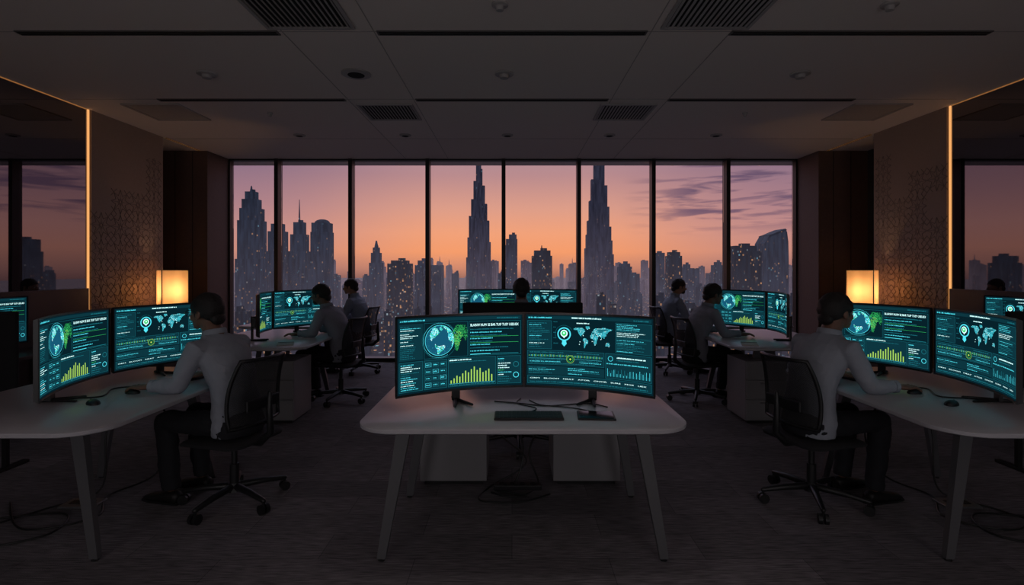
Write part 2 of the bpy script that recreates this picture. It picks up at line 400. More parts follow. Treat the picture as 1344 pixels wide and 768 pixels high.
# ------------------------------------------------------------ screens
SW, SHh, RC = .715, .405, 1.15
cols = [emis('ui_backdrop', (.0022, .016, .024), 1), emis('ui_panel', (.004, .036, .050), 1), emis('ui_line', (.012, .17, .21), 1),
        emis('ui_cyan', (.045, .40, .47), 2.1), emis('ui_green', (.03, .42, .10), 1.6), emis('ui_lime', (.36, .62, .10), 1.2),
        emis('ui_white', (.55, .88, .88), 1.6), emis('ui_ocean', (.008, .10, .18), 1), emis('ui_green_dim', (.006, .14, .040), 1)]
def bend(x, z, off): return V((x, -x*x/(2*RC)-off, z))
def inpoly(x, y, pl):
    c = False; j = len(pl)-1
    for i in range(len(pl)):
        xi, yi = pl[i]; xj, yj = pl[j]
        if (yi > y) != (yj > y) and x < (xj-xi)*(y-yi)/(yj-yi)+xi: c = not c
        j = i
    return c
class Scr:
    def __init__(s): s.bm = bmesh.new()
    def P(s, u, v, l): return bend((u-.5)*SW, (v-.5)*SHh, .0008*l)
    def rect(s, u0, v0, u1, v1, m, l=2):
        n = max(1, int((u1-u0)/.06))
        for k in range(n):
            a = u0+(u1-u0)*k/n; b = u0+(u1-u0)*(k+1)/n
            f = s.bm.faces.new([s.bm.verts.new(s.P(*q, l)) for q in ((a, v0), (b, v0), (b, v1), (a, v1))]); f.material_index = m
    def frame(s, u0, v0, u1, v1, m=2, l=2, t=.0018):
        s.rect(u0, v0, u1, v0+t*1.6, m, l); s.rect(u0, v1-t*1.6, u1, v1, m, l); s.rect(u0, v0, u0+t, v1, m, l); s.rect(u1-t, v0, u1, v1, m, l)
    def poly(s, pts, m, l=3):
        vs = [s.bm.verts.new(s.P(*q, l)) for q in pts]
        for t in tessellate_polygon([[V((a, b, 0)) for a, b in pts]]):
            try: s.bm.faces.new([vs[i] for i in t]).material_index = m
            except ValueError: pass
    def disc(s, u, v, r, m, l=3, n=28):
        s.poly([(u+r*SHh/SW*math.cos(2*math.pi*k/n), v+r*math.sin(2*math.pi*k/n)) for k in range(n)], m, l)
    def ring(s, u, v, r, w, m, l=4, a0=0, a1=360, n=32, sx=1):
        q = SHh/SW*sx
        for k in range(n):
            A = R(a0+(a1-a0)*k/n); B = R(a0+(a1-a0)*(k+1)/n)
            pts = [(u+rr_*q*math.cos(t), v+rr_*math.sin(t)) for rr_, t in ((r, A), (r, B), (r-w, B), (r-w, A))]
            f = s.bm.faces.new([s.bm.verts.new(s.P(*p, l)) for p in pts]); f.material_index = m
    def glyphs(s, u0, v, u1, h, m, l=3):
        u = u0
        while u < u1-.006:
            w = random.uniform(.003, .007)
            s.rect(u, v, min(u+w, u1), v+h*random.choice((1, 1, .75)), m, l); u += w+random.choice((.002, .002, .002, .006))
    def rows(s, u0, v0, u1, v1, n, ms=(2, 3, 2, 6)):
        for k in range(n):
            v = v1-(k+.8)*(v1-v0)/n; h = min(.014, (v1-v0)/n*.38)
            s.glyphs(u0, v, u0+(u1-u0)*random.uniform(.4, 1), h, random.choice(ms))
    def text(s, u, v, size, body, m, l=4, width=None, bold=0):
        cu = bpy.data.curves.new('t', 'FONT'); cu.body = body; cu.size = size; cu.resolution_u = 2; cu.offset = bold
        ob = bpy.data.objects.new('t', cu); C.objects.link(ob); bpy.context.view_layer.update()
        me = bpy.data.meshes.new_from_object(ob.evaluated_get(bpy.context.evaluated_depsgraph_get()))
        xs = [v_.co.x for v_ in me.vertices]; W = max(xs) or 1
        k = (width*SW/W) if width else 1
        for vv in me.vertices:
            vv.co = bend((u-.5)*SW+vv.co.x*k, (v-.5)*SHh+vv.co.y, .0008*l)
        n0 = len(s.bm.faces); s.bm.from_mesh(me); s.bm.faces.ensure_lookup_table()
        for f in s.bm.faces[n0:]: f.material_index = m
        C.objects.unlink(ob); bpy.data.objects.remove(ob); bpy.data.meshes.remove(me)
    def map(s, u0, v0, u1, v1, m, only=None, base=None, step=7):
        T = lambda lo, la: (u0+(u1-u0)*(lo+170)/350, v0+(v1-v0)*(la+56)/140)
        for i, pl in enumerate(MAP):
            if only and i not in only: continue
            if base is not None: s.poly([T(*p) for p in pl], base, 3)
            la = -56
            while la < 84:
                lo = -170
                while lo < 180:
                    if inpoly(lo, la, pl) and random.random() < .85:
                        a, b = T(lo, la); d = .34*step*(u1-u0)/350; e = .34*step*(v1-v0)/140
                        s.rect(a-d, b-e, a+d, b+e, m if random.random() < .85 else 6, 4)
                    lo += step
                la += step
    def mesh(s, name):
        me = bpy.data.meshes.new(name)
        s.bm.normal_update()
        for f in s.bm.faces:
            if f.normal.y > 0: f.normal_flip()
        s.bm.to_mesh(me); s.bm.free()
        for c in cols: me.materials.append(c)
        return me
MAP = [[(-165, 65), (-140, 70), (-95, 72), (-80, 68), (-60, 52), (-70, 44), (-81, 30), (-97, 26), (-95, 17), (-85, 11), (-105, 20), (-117, 32), (-125, 45), (-135, 58), (-160, 58)],
 [(-55, 82), (-25, 82), (-22, 70), (-45, 60), (-55, 70)],
 [(-80, 8), (-60, 8), (-35, -7), (-40, -22), (-57, -36), (-68, -54), (-74, -45), (-71, -18), (-81, -5)],
 [(-16, 28), (-5, 36), (10, 37), (32, 31), (43, 12), (51, 11), (40, -5), (35, -24), (20, -35), (12, -17), (9, 4), (-8, 5), (-17, 14)],
 [(-9, 37), (-2, 48), (8, 55), (10, 63), (25, 71), (60, 70), (100, 77), (140, 72), (178, 68), (160, 60), (142, 54), (130, 42), (121, 38), (121, 28), (108, 20), (104, 9), (98, 16), (90, 22), (80, 8), (72, 20), (58, 25), (45, 13), (36, 30), (28, 37), (20, 38), (12, 45)],
 [(114, -22), (130, -12), (142, -11), (153, -27), (146, -38), (130, -32), (115, -34)]]
def screenA():
    random.seed(11); s = Scr()
    s.rect(.012, .94, .988, .985, 1, 1)
    s.glyphs(.02, .952, .22, .018, 3); s.glyphs(.8, .952, .97, .016, 2)
    s.rect(.012, .44, .20, .92, 1, 1); s.rows(.022, .46, .19, .90, 18)
    s.frame(.21, .44, .565, .92); s.frame(.575, .44, .988, .92)
    gu, gv, gr = .335, .68, .20; q = SHh/SW
    s.disc(gu, gv, gr, 7, 2, 40); s.ring(gu, gv, gr+.008, .006, 3, 4, n=44); s.ring(gu, gv, gr+.035, .003, 3, 4, 20, 300); s.ring(gu, gv, gr+.050, .003, 2, 4, 150, 420)
    for k in (.3, .62, .86): s.ring(gu, gv, gr, .0035, 2, 3, n=36, sx=k)
    for k in (-.6, -.3, 0, .3, .6):
        w = math.sqrt(1-k*k)*gr*q; s.rect(gu-w, gv+k*gr-.0017, gu+w, gv+k*gr+.0017, 2, 3)
    def ortho(lo, la, lo0=-60, la0=20):
        lo, la, l0 = R(lo-lo0), R(la), R(la0)
        c = math.sin(l0)*math.sin(la)+math.cos(l0)*math.cos(la)*math.cos(lo)
        if c < .08: return None
        x = math.cos(la)*math.sin(lo); y = math.cos(l0)*math.sin(la)-math.sin(l0)*math.cos(la)*math.cos(lo)
        return gu+x*gr*q*.98, gv+y*gr*.98
    for pl in MAP:
        la = -56
        while la < 84:
            lo = -170
            while lo < 180:
                if inpoly(lo, la, pl):
                    p = ortho(lo, la)
                    if p: s.rect(p[0]-.0028, p[1]-.0050, p[0]+.0028, p[1]+.0050, random.choice((3, 3, 3, 6, 4, 2)), 5)
                lo += 4
            la += 3.5
    for k in range(90):
        t_, r_ = random.uniform(0, 6.28), gr*math.sqrt(random.random())*.95
        s.rect(gu+r_*q*math.cos(t_), gv+r_*math.sin(t_), gu+r_*q*math.cos(t_)+.002, gv+r_*math.sin(t_)+.003, random.choice((2, 3)), 4)
    for pl, w0 in ((MAP[3], 1), (MAP[4], .8)):
        for k in range(5200):
            lo, la = random.uniform(-20, 95), random.uniform(-36, 72)
            if not inpoly(lo, la, pl): continue
            d = math.hypot((lo-32)/62, (la-18)/56)
            if random.random() < d*.75: continue
            u = .418+(lo+20)/115*.145; v = .50+(la+36)/108*.38
            r_ = random.uniform(.0012, .0028); s.rect(u, v, u+r_*1.3, v+r_*2.4, random.choice((4, 4, 4, 8, 5 if d < .5 else 8)), 5)
    s.text(.585, .85, .020, 'BLAINW NUW SE BAR TUIP TUSY UEEUEX', 6, width=.385, bold=.0002)
    for k in range(8):
        v = .80-k*.043
        s.glyphs(.585, v, .585+random.uniform(.12, .36), .014, 3 if k % 2 else 2)
        if k in (2, 4): s.rect(.585, v-.012, .97, v-.009, 4)
    s.rect(.585, .455, .75, .464, 3); s.rect(.76, .455, .97, .464, 2)
    s.rect(.012, .03, .20, .42, 1, 1); s.frame(.012, .03, .20, .42); s.rows(.025, .05, .19, .40, 13)
    s.rect(.21, .03, .395, .42, 1, 1); s.frame(.21, .03, .395, .42)
    for i in range(3):
        for j in range(4):
            a, b = .22+i*.06, .06+j*.09
            s.frame(a, b, a+.048, b+.055, 3 if (i+j) % 3 == 0 else 2, 3); s.glyphs(a+.006, b+.02, a+.04, .015, 3)
    s.rect(.405, .03, .79, .42, 1, 1); s.frame(.405, .03, .79, .42)
    s.glyphs(.415, .385, .6, .016, 6); s.glyphs(.415, .36, .72, .010, 2)
    hs = [.05, .08, .12, .10, .15, .19, .16, .21, .25, .19, .22, .15, .17, .20, .11]
    for k, h in enumerate(hs): s.rect(.425+k*.0235, .075, .4345+k*.0235, .075+h*.85, 5)
    s.rect(.415, .066, .785, .069, 3); s.glyphs(.42, .042, .78, .012, 2)
    s.rect(.80, .03, .988, .42, 1, 1); s.frame(.80, .03, .988, .42); s.rows(.81, .05, .92, .40, 11, (2, 3, 6, 4))
    s.ring(.95, .15, .04, .008, 3); s.ring(.95, .30, .04, .008, 2)
    return s.mesh('dashboard_graphics')
def screenB():
    random.seed(23); s = Scr()
    s.rect(.012, .94, .988, .985, 1, 1); s.glyphs(.02, .952, .2, .018, 3); s.glyphs(.36, .954, .6, .018, 6); s.glyphs(.85, .952, .97, .016, 2)
    s.rect(.012, .52, .20, .92, 1, 1); s.frame(.012, .52, .20, .92); s.rows(.025, .54, .19, .90, 14)
    s.glyphs(.40, .885, .50, .015, 6)
    for k in range(5): s.glyphs(.215, .90-k*.075, .215+random.uniform(.02, .04), .010, 2)
    s.disc(.30, .735, .095, 3, 3); s.disc(.30, .735, .078, 0, 4); s.ring(.30, .735, .125, .003, 2, 4, 30, 200)
    s.disc(.30, .745, .050, 6, 5, 18); s.disc(.30, .745, .036, 4, 6, 12); s.disc(.30, .75, .014, 6, 7, 8)
    s.poly([(.288, .71), (.312, .71), (.30, .675)], 6, 5)
    s.poly([(.287, .65), (.313, .65), (.320, .60), (.30, .560), (.280, .60)], 3, 3)
    s.map(.37, .545, .69, .86, 3, base=2, step=5.0)
    for k in range(8): s.disc(random.uniform(.40, .66), random.uniform(.6, .82), .006, 6, 5, 6)
    s.rect(.71, .72, .988, .92, 1, 1); s.frame(.71, .72, .988, .92); s.rows(.72, .735, .97, .91, 8, (3, 6, 2))
    s.rect(.71, .52, .988, .71, 1, 1); s.frame(.71, .52, .988, .71); s.rows(.72, .53, .97, .70, 8)
    s.rect(.012, .30, .62, .50, 1, 1); s.frame(.012, .30, .62, .50)
    for k in range(96): h = .010+.016*abs(math.sin(k*.27))+random.random()*.016; s.rect(.022+k*.0061, .425-h/2, .0240+k*.0061, .425+h/2, (5, 4, 2, 3)[k % 4])
    s.rect(.02, .385, .60, .387, 3); s.glyphs(.03, .465, .3, .014, 2); s.glyphs(.40, .465, .58, .012, 2)
    s.glyphs(.03, .360, .28, .010, 2); s.glyphs(.42, .360, .58, .010, 2); s.glyphs(.03, .338, .28, .010, 3); s.glyphs(.42, .338, .6, .010, 3); s.glyphs(.03, .314, .55, .010, 2)
    s.disc(.35, .385, .055, 0, 4); s.ring(.35, .385, .055, .004, 5, 5); s.ring(.35, .385, .040, .004, 4, 5); s.disc(.35, .385, .014, 5, 5, 14)
    s.rect(.63, .16, .988, .50, 1, 1); s.frame(.63, .16, .988, .50)
    for k in range(40): h = .02+.09*random.random(); s.rect(.645+k*.0084, .19, .648+k*.0084, .19+h, 2 if k % 3 else 3)
    s.ring(.67, .43, .035, .006, 3); s.glyphs(.72, .44, .95, .016, 6); s.glyphs(.72, .405, .9, .014, 2); s.glyphs(.64, .355, .97, .014, 3)
    s.rect(.012, .16, .62, .28, 1, 1); s.rows(.022, .17, .30, .27, 4); s.rows(.33, .17, .6, .27, 4, (3, 4, 2))
    s.rect(.012, .03, .988, .145, 1, 1); s.frame(.012, .03, .988, .145)
    s.text(.03, .098, .009, 'ORM   BLOOM   NEAT   ATOR   ONOR   SURE   MOS   UEX', 6, width=.92)
    s.glyphs(.03, .05, .96, .014, 2)
    return s.mesh('dashboard_graphics')
mA, mB = screenA(), screenB()

def make_monitor(gm, label, loc, rz):
    t = thing('curved_monitor', label, 'monitor', loc, rz, 'curved dashboard monitors')
    z0 = .075+.215; hw, hh = .367, .215
    def curved(hw, hh, y0, y1, n=20):
        rings = []
        for k in range(n+1):
            x = -hw+2*hw*k/n; c = -x*x/(2*RC)
            rings.append([V((x, c+y0, z0-hh)), V((x, c+y1, z0-hh*.96)), V((x, c+y1, z0+hh*.96)), V((x, c+y0, z0+hh))])
        return MB().loft(rings)
    curved(hw, hh, 0, .022).build('casing', M['casing'], t, 'auto')
    bz = MB()
    for k in range(20):
        x0 = -hw+2*hw*k/20; x1 = -hw+2*hw*(k+1)/20
        for zz, hgt in ((z0+hh-.004, .008), (z0-hh+.006, .012)):
            a, b = -x0*x0/(2*RC), -x1*x1/(2*RC)
            bz.loft([[V((x0, a-.004, zz-hgt/2)), V((x0, a, zz-hgt/2)), V((x0, a, zz+hgt/2)), V((x0, a-.004, zz+hgt/2))],
                     [V((x1, b-.004, zz-hgt/2)), V((x1, b, zz-hgt/2)), V((x1, b, zz+hgt/2)), V((x1, b-.004, zz+hgt/2))]])
    for sx in (-1, 1): bz.box((sx*(hw-.003), -hw*hw/(2*RC)-.001, z0), (.007, .006, 2*hh), rot=(0, 0, -sx*.3))
    bz.build('bezel', M['casing'], t)
    bm = MB(); n = 24; vs = []
    for k in range(n+1):
        x = (-.5+k/n)*SW; vs.append((bm.bm.verts.new((x, -x*x/(2*RC)-.001, z0-SHh/2)), bm.bm.verts.new((x, -x*x/(2*RC)-.001, z0+SHh/2))))
    for a, b in zip(vs, vs[1:]): bm.bm.faces.new((a[0], b[0], b[1], a[1]))
    sc = bm.build('screen', cols[0], t)
    g = bpy.data.objects.new('dashboard_graphics', gm); C.objects.link(g); g.parent = sc; g.location = (0, -.0012, z0)
    MB().box((0, .05, .20), (.11, .06, .12), b=.012).build('rear_housing', M['casing'], t)
    MB().loft([[V((sx*.022, .075+a, z)) for sx, a in ((-1, -.01), (1, -.01), (1, .01), (-1, .01))] for z in (.006, .26)]).build('stand_neck', M['black'], t)
    ft = MB()
    for sx in (-1, 1): ft.tube([(0, .08, .010), (sx*.03, -.02, .009), (sx*.05, -.07, .008)], [.010, .009, .007], n=8, round_=True)
    ft.tube([(0, .08, .010), (0, .14, .008)], [.012, .009], n=8, round_=True)
    ft.build('stand_foot', M['black'], t, True)
    return t
DZ = .74
protos = {}
def mon(gm, p0, p1, label, z=DZ, sx=1):
    a = math.atan2(p1[1]-p0[1], p1[0]-p0[0])
    c = V(((p0[0]+p1[0])/2, (p0[1]+p1[1])/2, z)) + V((-math.sin(a), math.cos(a), 0))*.035
    if gm in protos: o = dup(protos[gm], c, a, label, 'curved dashboard monitors')
    else: o = protos[gm] = make_monitor(gm, label, c, a)
    o.scale = (sx, 1, 1)
    return o
mon(mA, (-.625, 2.81), (.066, 3.10), 'left monitor of the centre front desk showing a globe and lime bar chart')
mon(mB, (.074, 3.10), (.765, 2.81), 'right monitor of the centre front desk showing a pin and world map')
mon(mA, (-2.415, 2.68), (-2.625, 3.45), 'outer monitor nearest the left edge on the near left desk', sx=1.06)
mon(mB, (-2.615, 3.47), (-2.27, 4.13), 'monitor with a world map in front of the person with glasses')
mon(mA, (2.40, 4.13), (2.745, 3.47), 'monitor with a globe in front of the nearest right person')
mon(mB, (2.755, 3.45), (2.555, 2.66), 'monitor cut off by the right edge of the photo on the near right desk', sx=1.09)
mon(mA, (-2.50, 5.22), (-2.70, 5.95), 'narrow looking outer monitor on the far left desk')
mon(mB, (-2.69, 5.97), (-2.25, 6.57), 'monitor with a world map on the far left desk')
mon(mA, (2.42, 6.57), (2.86, 5.97), 'monitor with a globe on the far right desk')
mon(mB, (2.87, 5.95), (2.72, 5.22), 'narrow looking outer monitor on the far right desk')
mon(mA, (-.65, 6.42), (.055, 6.62), 'left monitor on the back centre desk behind the seated head')
mon(mB, (.085, 6.62), (.79, 6.42), 'right monitor on the back centre desk behind the seated head')
mon(mA, (-4.46, 4.22), (-4.50, 4.94), 'added monitor at the far left edge standing in for a screen reflection in the dark glass wall', sx=.95)  # added screens in place of teal reflections at both side walls
mon(mB, (4.50, 5.06), (4.52, 4.36), 'added monitor at the far right edge standing in for a screen reflection in the dark glass wall', sx=.95)
for s, n in ((-1, 'left'), (1, 'right')):
    t = thing('side_table', 'narrow dark side table along the %s dark glass wall' % n, 'table', (s*4.42, 4.65, 0))
    MB().box((0, 0, DZ-.02), (.44, 1.2, .038), b=.006).build('tabletop', M['wood'], t)
    for i in (-1, 1):
        for j in (-1, 1): MB().box((i*.18, j*.55, (DZ-.04)/2), (.035, .035, DZ-.04), b=.004).build('leg', M['black'], t)
    t = thing('desk_divider', 'black fabric divider standing by the %s dark glass wall' % n, 'divider', (s*4.16, 3.96, 0))
    MB().box((0, 0, .79), (.98, .035, .78), b=.012).build('fabric_panel', M['partition'], t)
    for sx in (-1, 1): MB().box((sx*.40, 0, .21), (.035, .028, .42)).box((sx*.40, 0, .012), (.05, .34, .024), b=.004).build('foot', M['black'], t)

# ------------------------------------------------------------ desks
def make_desk(label, cx, cy, hx, hy, foot, top, r=.16):
    t = thing('office_desk', label, 'desk', (cx, cy, 0))
    mb = MB()
    mb.loft([[V((x, y, z)) for x, y in rr(hx-i, hy-i, r, 10)] for z, i in ((DZ-.028, .012), (DZ-.021, .001), (DZ-.004, 0), (DZ, .004))])
    mb.build('desktop', M['desk'], t, 'auto')
    fr = MB()
    for sy in (-1, 1): fr.box((0, sy*top[1], DZ-.052), (2*top[0], .04, .045), b=.004)
    for sx in (-1, 1): fr.box((sx*top[0], 0, DZ-.052), (.04, 2*top[1], .045), b=.004)
    fr.build('under_frame', M['deskleg'], t)
    for sx in (-1, 1):
        for sy in (-1, 1):
            def sq(x, y, z, a, b): return [V((x+i*a, y+j*b, z)) for i, j in ((-1, -1), (1, -1), (1, 1), (-1, 1))]
            x0, y0 = sx*foot[0], sy*foot[1]; x1, y1 = sx*top[0], sy*top[1]
            lg = MB().loft([sq(x0, y0, .012, .022, .016), sq(x1, y1, DZ-.03, .036, .022)]).build('leg', M['deskleg'], t)
            MB().tube([(x0, y0, 0), (x0, y0, .013)], [.018, .018], n=12).build('foot_pad', M['black'], lg)
    return t
make_desk('white centre desk nearest the camera with two curved monitors', .055, 3.12, .815, .61, (.725, .38), (.61, .33), .18)
make_desk('white desk at the near left under the person with glasses', -2.54, 3.28, .61, .83, (.40, .54), (.26, .48), .2)
make_desk('white desk at the near right cut off by the photo edge', 2.64, 3.28, .61, .83, (.40, .54), (.26, .48), .2)
make_desk('white desk further back on the left with a drawer unit below', -2.60, 5.85, .61, .80, (.40, .54), (.26, .48), .2)
make_desk('white desk further back on the right with a drawer unit below', 2.74, 5.85, .61, .80, (.40, .54), (.26, .48), .2)
make_desk('white back centre desk with two monitors before the windows', .06, 6.55, .775, .55, (.725, .38), (.62, .33))
make_desk('white desk beside the windows in front of the farthest left person', -3.05, 7.62, .55, .72, (.38, .5), (.3, .45), .15)
make_desk('white desk beside the windows in front of the farthest right person', 3.15, 7.62, .55, .72, (.38, .5), (.3, .45), .15)

def make_ped(label, x, y, w=.46, d=.44, h=.60, rz=0):
    t = thing('drawer_unit', label, 'drawer unit', (x, y, 0), rz)
    MB().box((0, 0, .03+h/2-.015), (w, d, h-.03), b=.004).build('body', M['ped'], t)
    MB().box((0, .0, .015), (w-.06, d-.06, .03)).build('plinth', M['black'], t)
    for z0, z1 in ((.05, .23), (.24, .42), (.43, h-.015)):
        dr = MB().box((0, -d/2-.008, (z0+z1)/2), (w-.012, .018, z1-z0), b=.003).build('drawer', M['ped'], t)
        MB().box((0, -d/2-.020, z1-.025), (.12, .010, .010), b=.002).build('handle', M['chrome'], dr)
make_ped('white drawer unit under the centre desk, left one', -.405, 3.90, h=.64, rz=math.pi)
make_ped('white drawer unit under the centre desk, right one', .515, 3.90, h=.64, rz=math.pi)
make_ped('white drawer unit under the far left desk', -2.30, 5.36, .40, .44)
make_ped('white drawer unit under the far right desk', 2.45, 5.36, .40, .44)

t = thing('desk_divider', 'low black fabric divider behind the centre monitors', 'divider', (.10, 4.98, 0))
MB().box((0, 0, .80), (1.12, .04, .76), b=.012).build('fabric_panel', M['partition'], t)
for sx in (-1, 1):
    MB().box((sx*.45, 0, .21), (.04, .03, .42)).box((sx*.45, 0, .012), (.06, .4, .024), b=.004).build('foot', M['black'], t)

for s, W, yl, yp, n in ((-1, WL, 5.95, 7.05, 'left'), (1, WR, 5.85, 6.92, 'right')):
    yc = (yl+yp)/2; xc = W-s*.36
    t = thing('credenza', 'dark wood credenza against the %s patterned panel' % n, 'cabinet', (xc, yc, 0))
    MB().box((0, 0, .515), (.62, yp-yl, .91), b=.006).build('body', M['wood'], t)
    MB().box((0, 0, .985), (.66, yp-yl+.03, .03), b=.004).build('top', M['wood'], t)
    MB().box((0, 0, .03), (.54, yp-yl-.08, .06)).build('plinth', M['black'], t)
    for k in (-1, 1):
        dd = MB().box((-s*.318, k*(yp-yl)/4, .515), (.018, (yp-yl)/2-.02, .88), b=.003).build('door', M['wood'], t)
        MB().box((-s*.335, k*.04, .6), (.012, .012, .16), b=.002).build('handle', M['chrome'], dd)
    lx, ly = (-4.33, 6.8) if s < 0 else (4.39, 6.68)
    l = thing('table_lamp', 'glowing warm paper box lamp on the %s credenza' % n, 'lamp', (lx, ly, 1.0), R(45))
    h = .145
    sh = MB(); cs = [(-h, -h), (h, -h), (h, h), (-h, h)]
    nz_ = 8
    rings = [[V((x, y, .02+.45*k/nz_)) for x, y in cs] for k in range(nz_+1)]
    sh.loft(rings, cap=False)
    sh.build('shade', M['shade'], l)
    fr = MB()
    for i in (-1, 1):
        for j in (-1, 1): fr.box((i*h, j*h, .24), (.010, .010, .47))
        fr.box((i*h, 0, .475), (.008, 2*h, .006)).box((0, i*h, .475), (2*h, .008, .006))
        fr.box((i*h, 0, .018), (.008, 2*h, .006)).box((0, i*h, .018), (2*h, .008, .006))
    fr.build('frame', M['wood'], l)
    MB().box((0, 0, .006), (2*h+.01, 2*h+.01, .012), b=.002).build('base', M['wood'], l)
    MB().tube([(0, 0, .01), (0, 0, .06), (0, 0, .08), (0, 0, .11)], [.012, .012, .025, .015], n=12).build('bulb', M['bulb'], l, True)
    L = bpy.data.lights.new('lamp_bulb', 'POINT'); L.energy = 4.6; L.color = (1, .58, .28); L.shadow_soft_size = .03
    lo = bpy.data.objects.new('lamp_bulb_light', L); C.objects.link(lo); lo.parent = l; lo.location = (0, 0, .22)

# ------------------------------------------------------------ chair (faces +x)
def make_chair(label, loc, rz):
    t = thing('office_chair', label, 'chair', loc, rz)
    MB().tube([(0, 0, .10), (0, 0, .25), (0, 0, .25), (0, 0, .40)], [.028, .028, .018, .018], n=16).build('gas_column', M['black'], t, 'auto')
    MB().tube([(0, 0, .075), (0, 0, .13)], [.045, .035], n=16).build('base_hub', M['black'], t, 'auto')
    for k in range(5):
        a = R(72*k+20); c, s = math.cos(a), math.sin(a)
        lg = MB().tube([(.03*c, .03*s, .105), (.17*c, .17*s, .098), (.31*c, .31*s, .080)], [.024, .020, .015], n=8, round_=True).build('base_leg', M['black'], t, True)
        w = MB(); px, py = -s*.018, c*.018
        for q in (-1, 1):
            w.tube([(.31*c+q*px*.4, .31*s+q*py*.4, .030), (.31*c+q*px*1.5, .31*s+q*py*1.5, .030)], [.030, .030], n=16)
        w.tube([(.31*c, .31*s, .03), (.31*c, .31*s, .075)], [.009, .009], n=8)
        w.build('caster', M['black'], lg)
    MB().box((-.02, 0, .40), (.22, .14, .05), b=.012).build('tilt_mechanism', M['black'], t)
    rings = []
    for z, i in ((.405, .03), (.412, .006), (.430, 0), (.440, .015), (.442, .05)):
        rings.append([V((x, y, z-(.025 if x > .18 else 0)*((x-.18)/.06 if x > .18 else 0))) for x, y in rr(.235-i, .235-i, .09-i*.5, 8, .01, 0)])
    MB().loft(rings).build('seat', M['fabric'], t, 'auto')
    def bp(u, v):
        z = .53+.41*v; w = (.210+.02*math.sin(v*3.1))*(1-.12*v)
        x = -.208-.07*v*v+.035*math.sin(v*math.pi*.9)*.6+.05*u*u
        return V((x, u*w, z))
    pan = MB(); nu, nv = 14, 14
    grid = [[pan.bm.verts.new(bp(-1+2*i/nu, j/nv)) for i in range(nu+1)] for j in range(nv+1)]
    for j in range(nv):
        for i in range(nu): pan.bm.faces.new((grid[j][i], grid[j][i+1], grid[j+1][i+1], grid[j+1][i]))
    pan.build('mesh_back', M['meshback'], t, True)
    loop = [bp(-1, j/10) for j in range(11)]+[bp(-1+2*i/10, 1) for i in range(1, 10)]+[bp(1, 1-j/10) for j in range(11)]+[bp(1-2*i/10, 0) for i in range(1, 10)]
    loop.append(loop[0]); loop.append(loop[1])
    MB().tube(loop, .012, n=8).build('back_frame', M['black'], t, True)
    MB().tube([(-.05, 0, .395), (-.20, 0, .40), (-.278, 0, .47), (-.268, 0, .62), (-.272, 0, .72)], [.022, .024, .022, .018, .012], n=10, round_=True).build('back_support', M['black'], t, True)
    MB().box((-.220, 0, .655), (.02, .28, .07), b=.008).build('lumbar_pad', M['black'], t)
    return t
CP = [('LN', -1.78, 3.42, 164, 'black mesh task chair under the person with glasses at the near left'),
      ('RN', 1.92, 3.42, 16, 'black mesh task chair under the nearest right person'),
      ('LM', -1.94, 6.05, 168, 'black mesh task chair at the far left desk'),
      ('RM', 2.10, 6.05, 12, 'black mesh task chair at the far right desk'),
      ('LF', -2.20, 7.72, 172, 'black mesh task chair of the farthest left person by the windows'),
      ('RF', 2.28, 7.72, 8, 'black mesh task chair of the farthest right person by the windows'),
      ('CC', .10, 5.62, 90, 'black mesh task chair at the back centre desk'),
      ('EM', .06, 4.50, 250, 'empty black task chair behind the centre front desk')]
ch0 = None
for k, x, y, a, lab in CP:
    if ch0 is None: ch0 = make_chair(lab, (x, y, 0), R(a))
    else: dup(ch0, (x, y, 0), R(a), lab)

# ------------------------------------------------------------ people (local: facing +x)
def remesh(mb, vox, it=2, wr=0, seed=0):
    me = bpy.data.meshes.new('r'); bmesh.ops.recalc_face_normals(mb.bm, faces=mb.bm.faces[:]); mb.bm.to_mesh(me); mb.bm.free()
    ob = bpy.data.objects.new('r', me); C.objects.link(ob)
    m = ob.modifiers.new('r', 'REMESH'); m.mode = 'VOXEL'; m.voxel_size = vox; m.use_smooth_shade = True
    s = ob.modifiers.new('s', 'SMOOTH'); s.factor = .5; s.iterations = it
    bpy.context.view_layer.update()
    out = bpy.data.meshes.new_from_object(ob.evaluated_get(bpy.context.evaluated_depsgraph_get()))
    bpy.data.objects.remove(ob); bpy.data.meshes.remove(me)
    if wr:
        nrm = [v.normal.copy() for v in out.vertices]
        for v, n in zip(out.vertices, nrm):
            p = v.co   # long soft folds, finer near the elbows and waist
            a = noise.noise(V((p.x*7+seed, p.y*6, p.z*15+p.x*12)))
            c_ = noise.noise(V((p.x*14+seed*2, p.y*11, p.z*20-p.x*14)))
            q = a*.8+max(0, .5-abs(c_)*2.2)*.5
            v.co = p+n*(wr*q)
    return out
def link(me, name, mt, parent):
    me.name = name; me.materials.clear(); me.materials.append(mt)
    me.polygons.foreach_set('use_smooth', [True]*len(me.polygons))
    o = bpy.data.objects.new(name, me); C.objects.link(o); o.parent = parent; return o

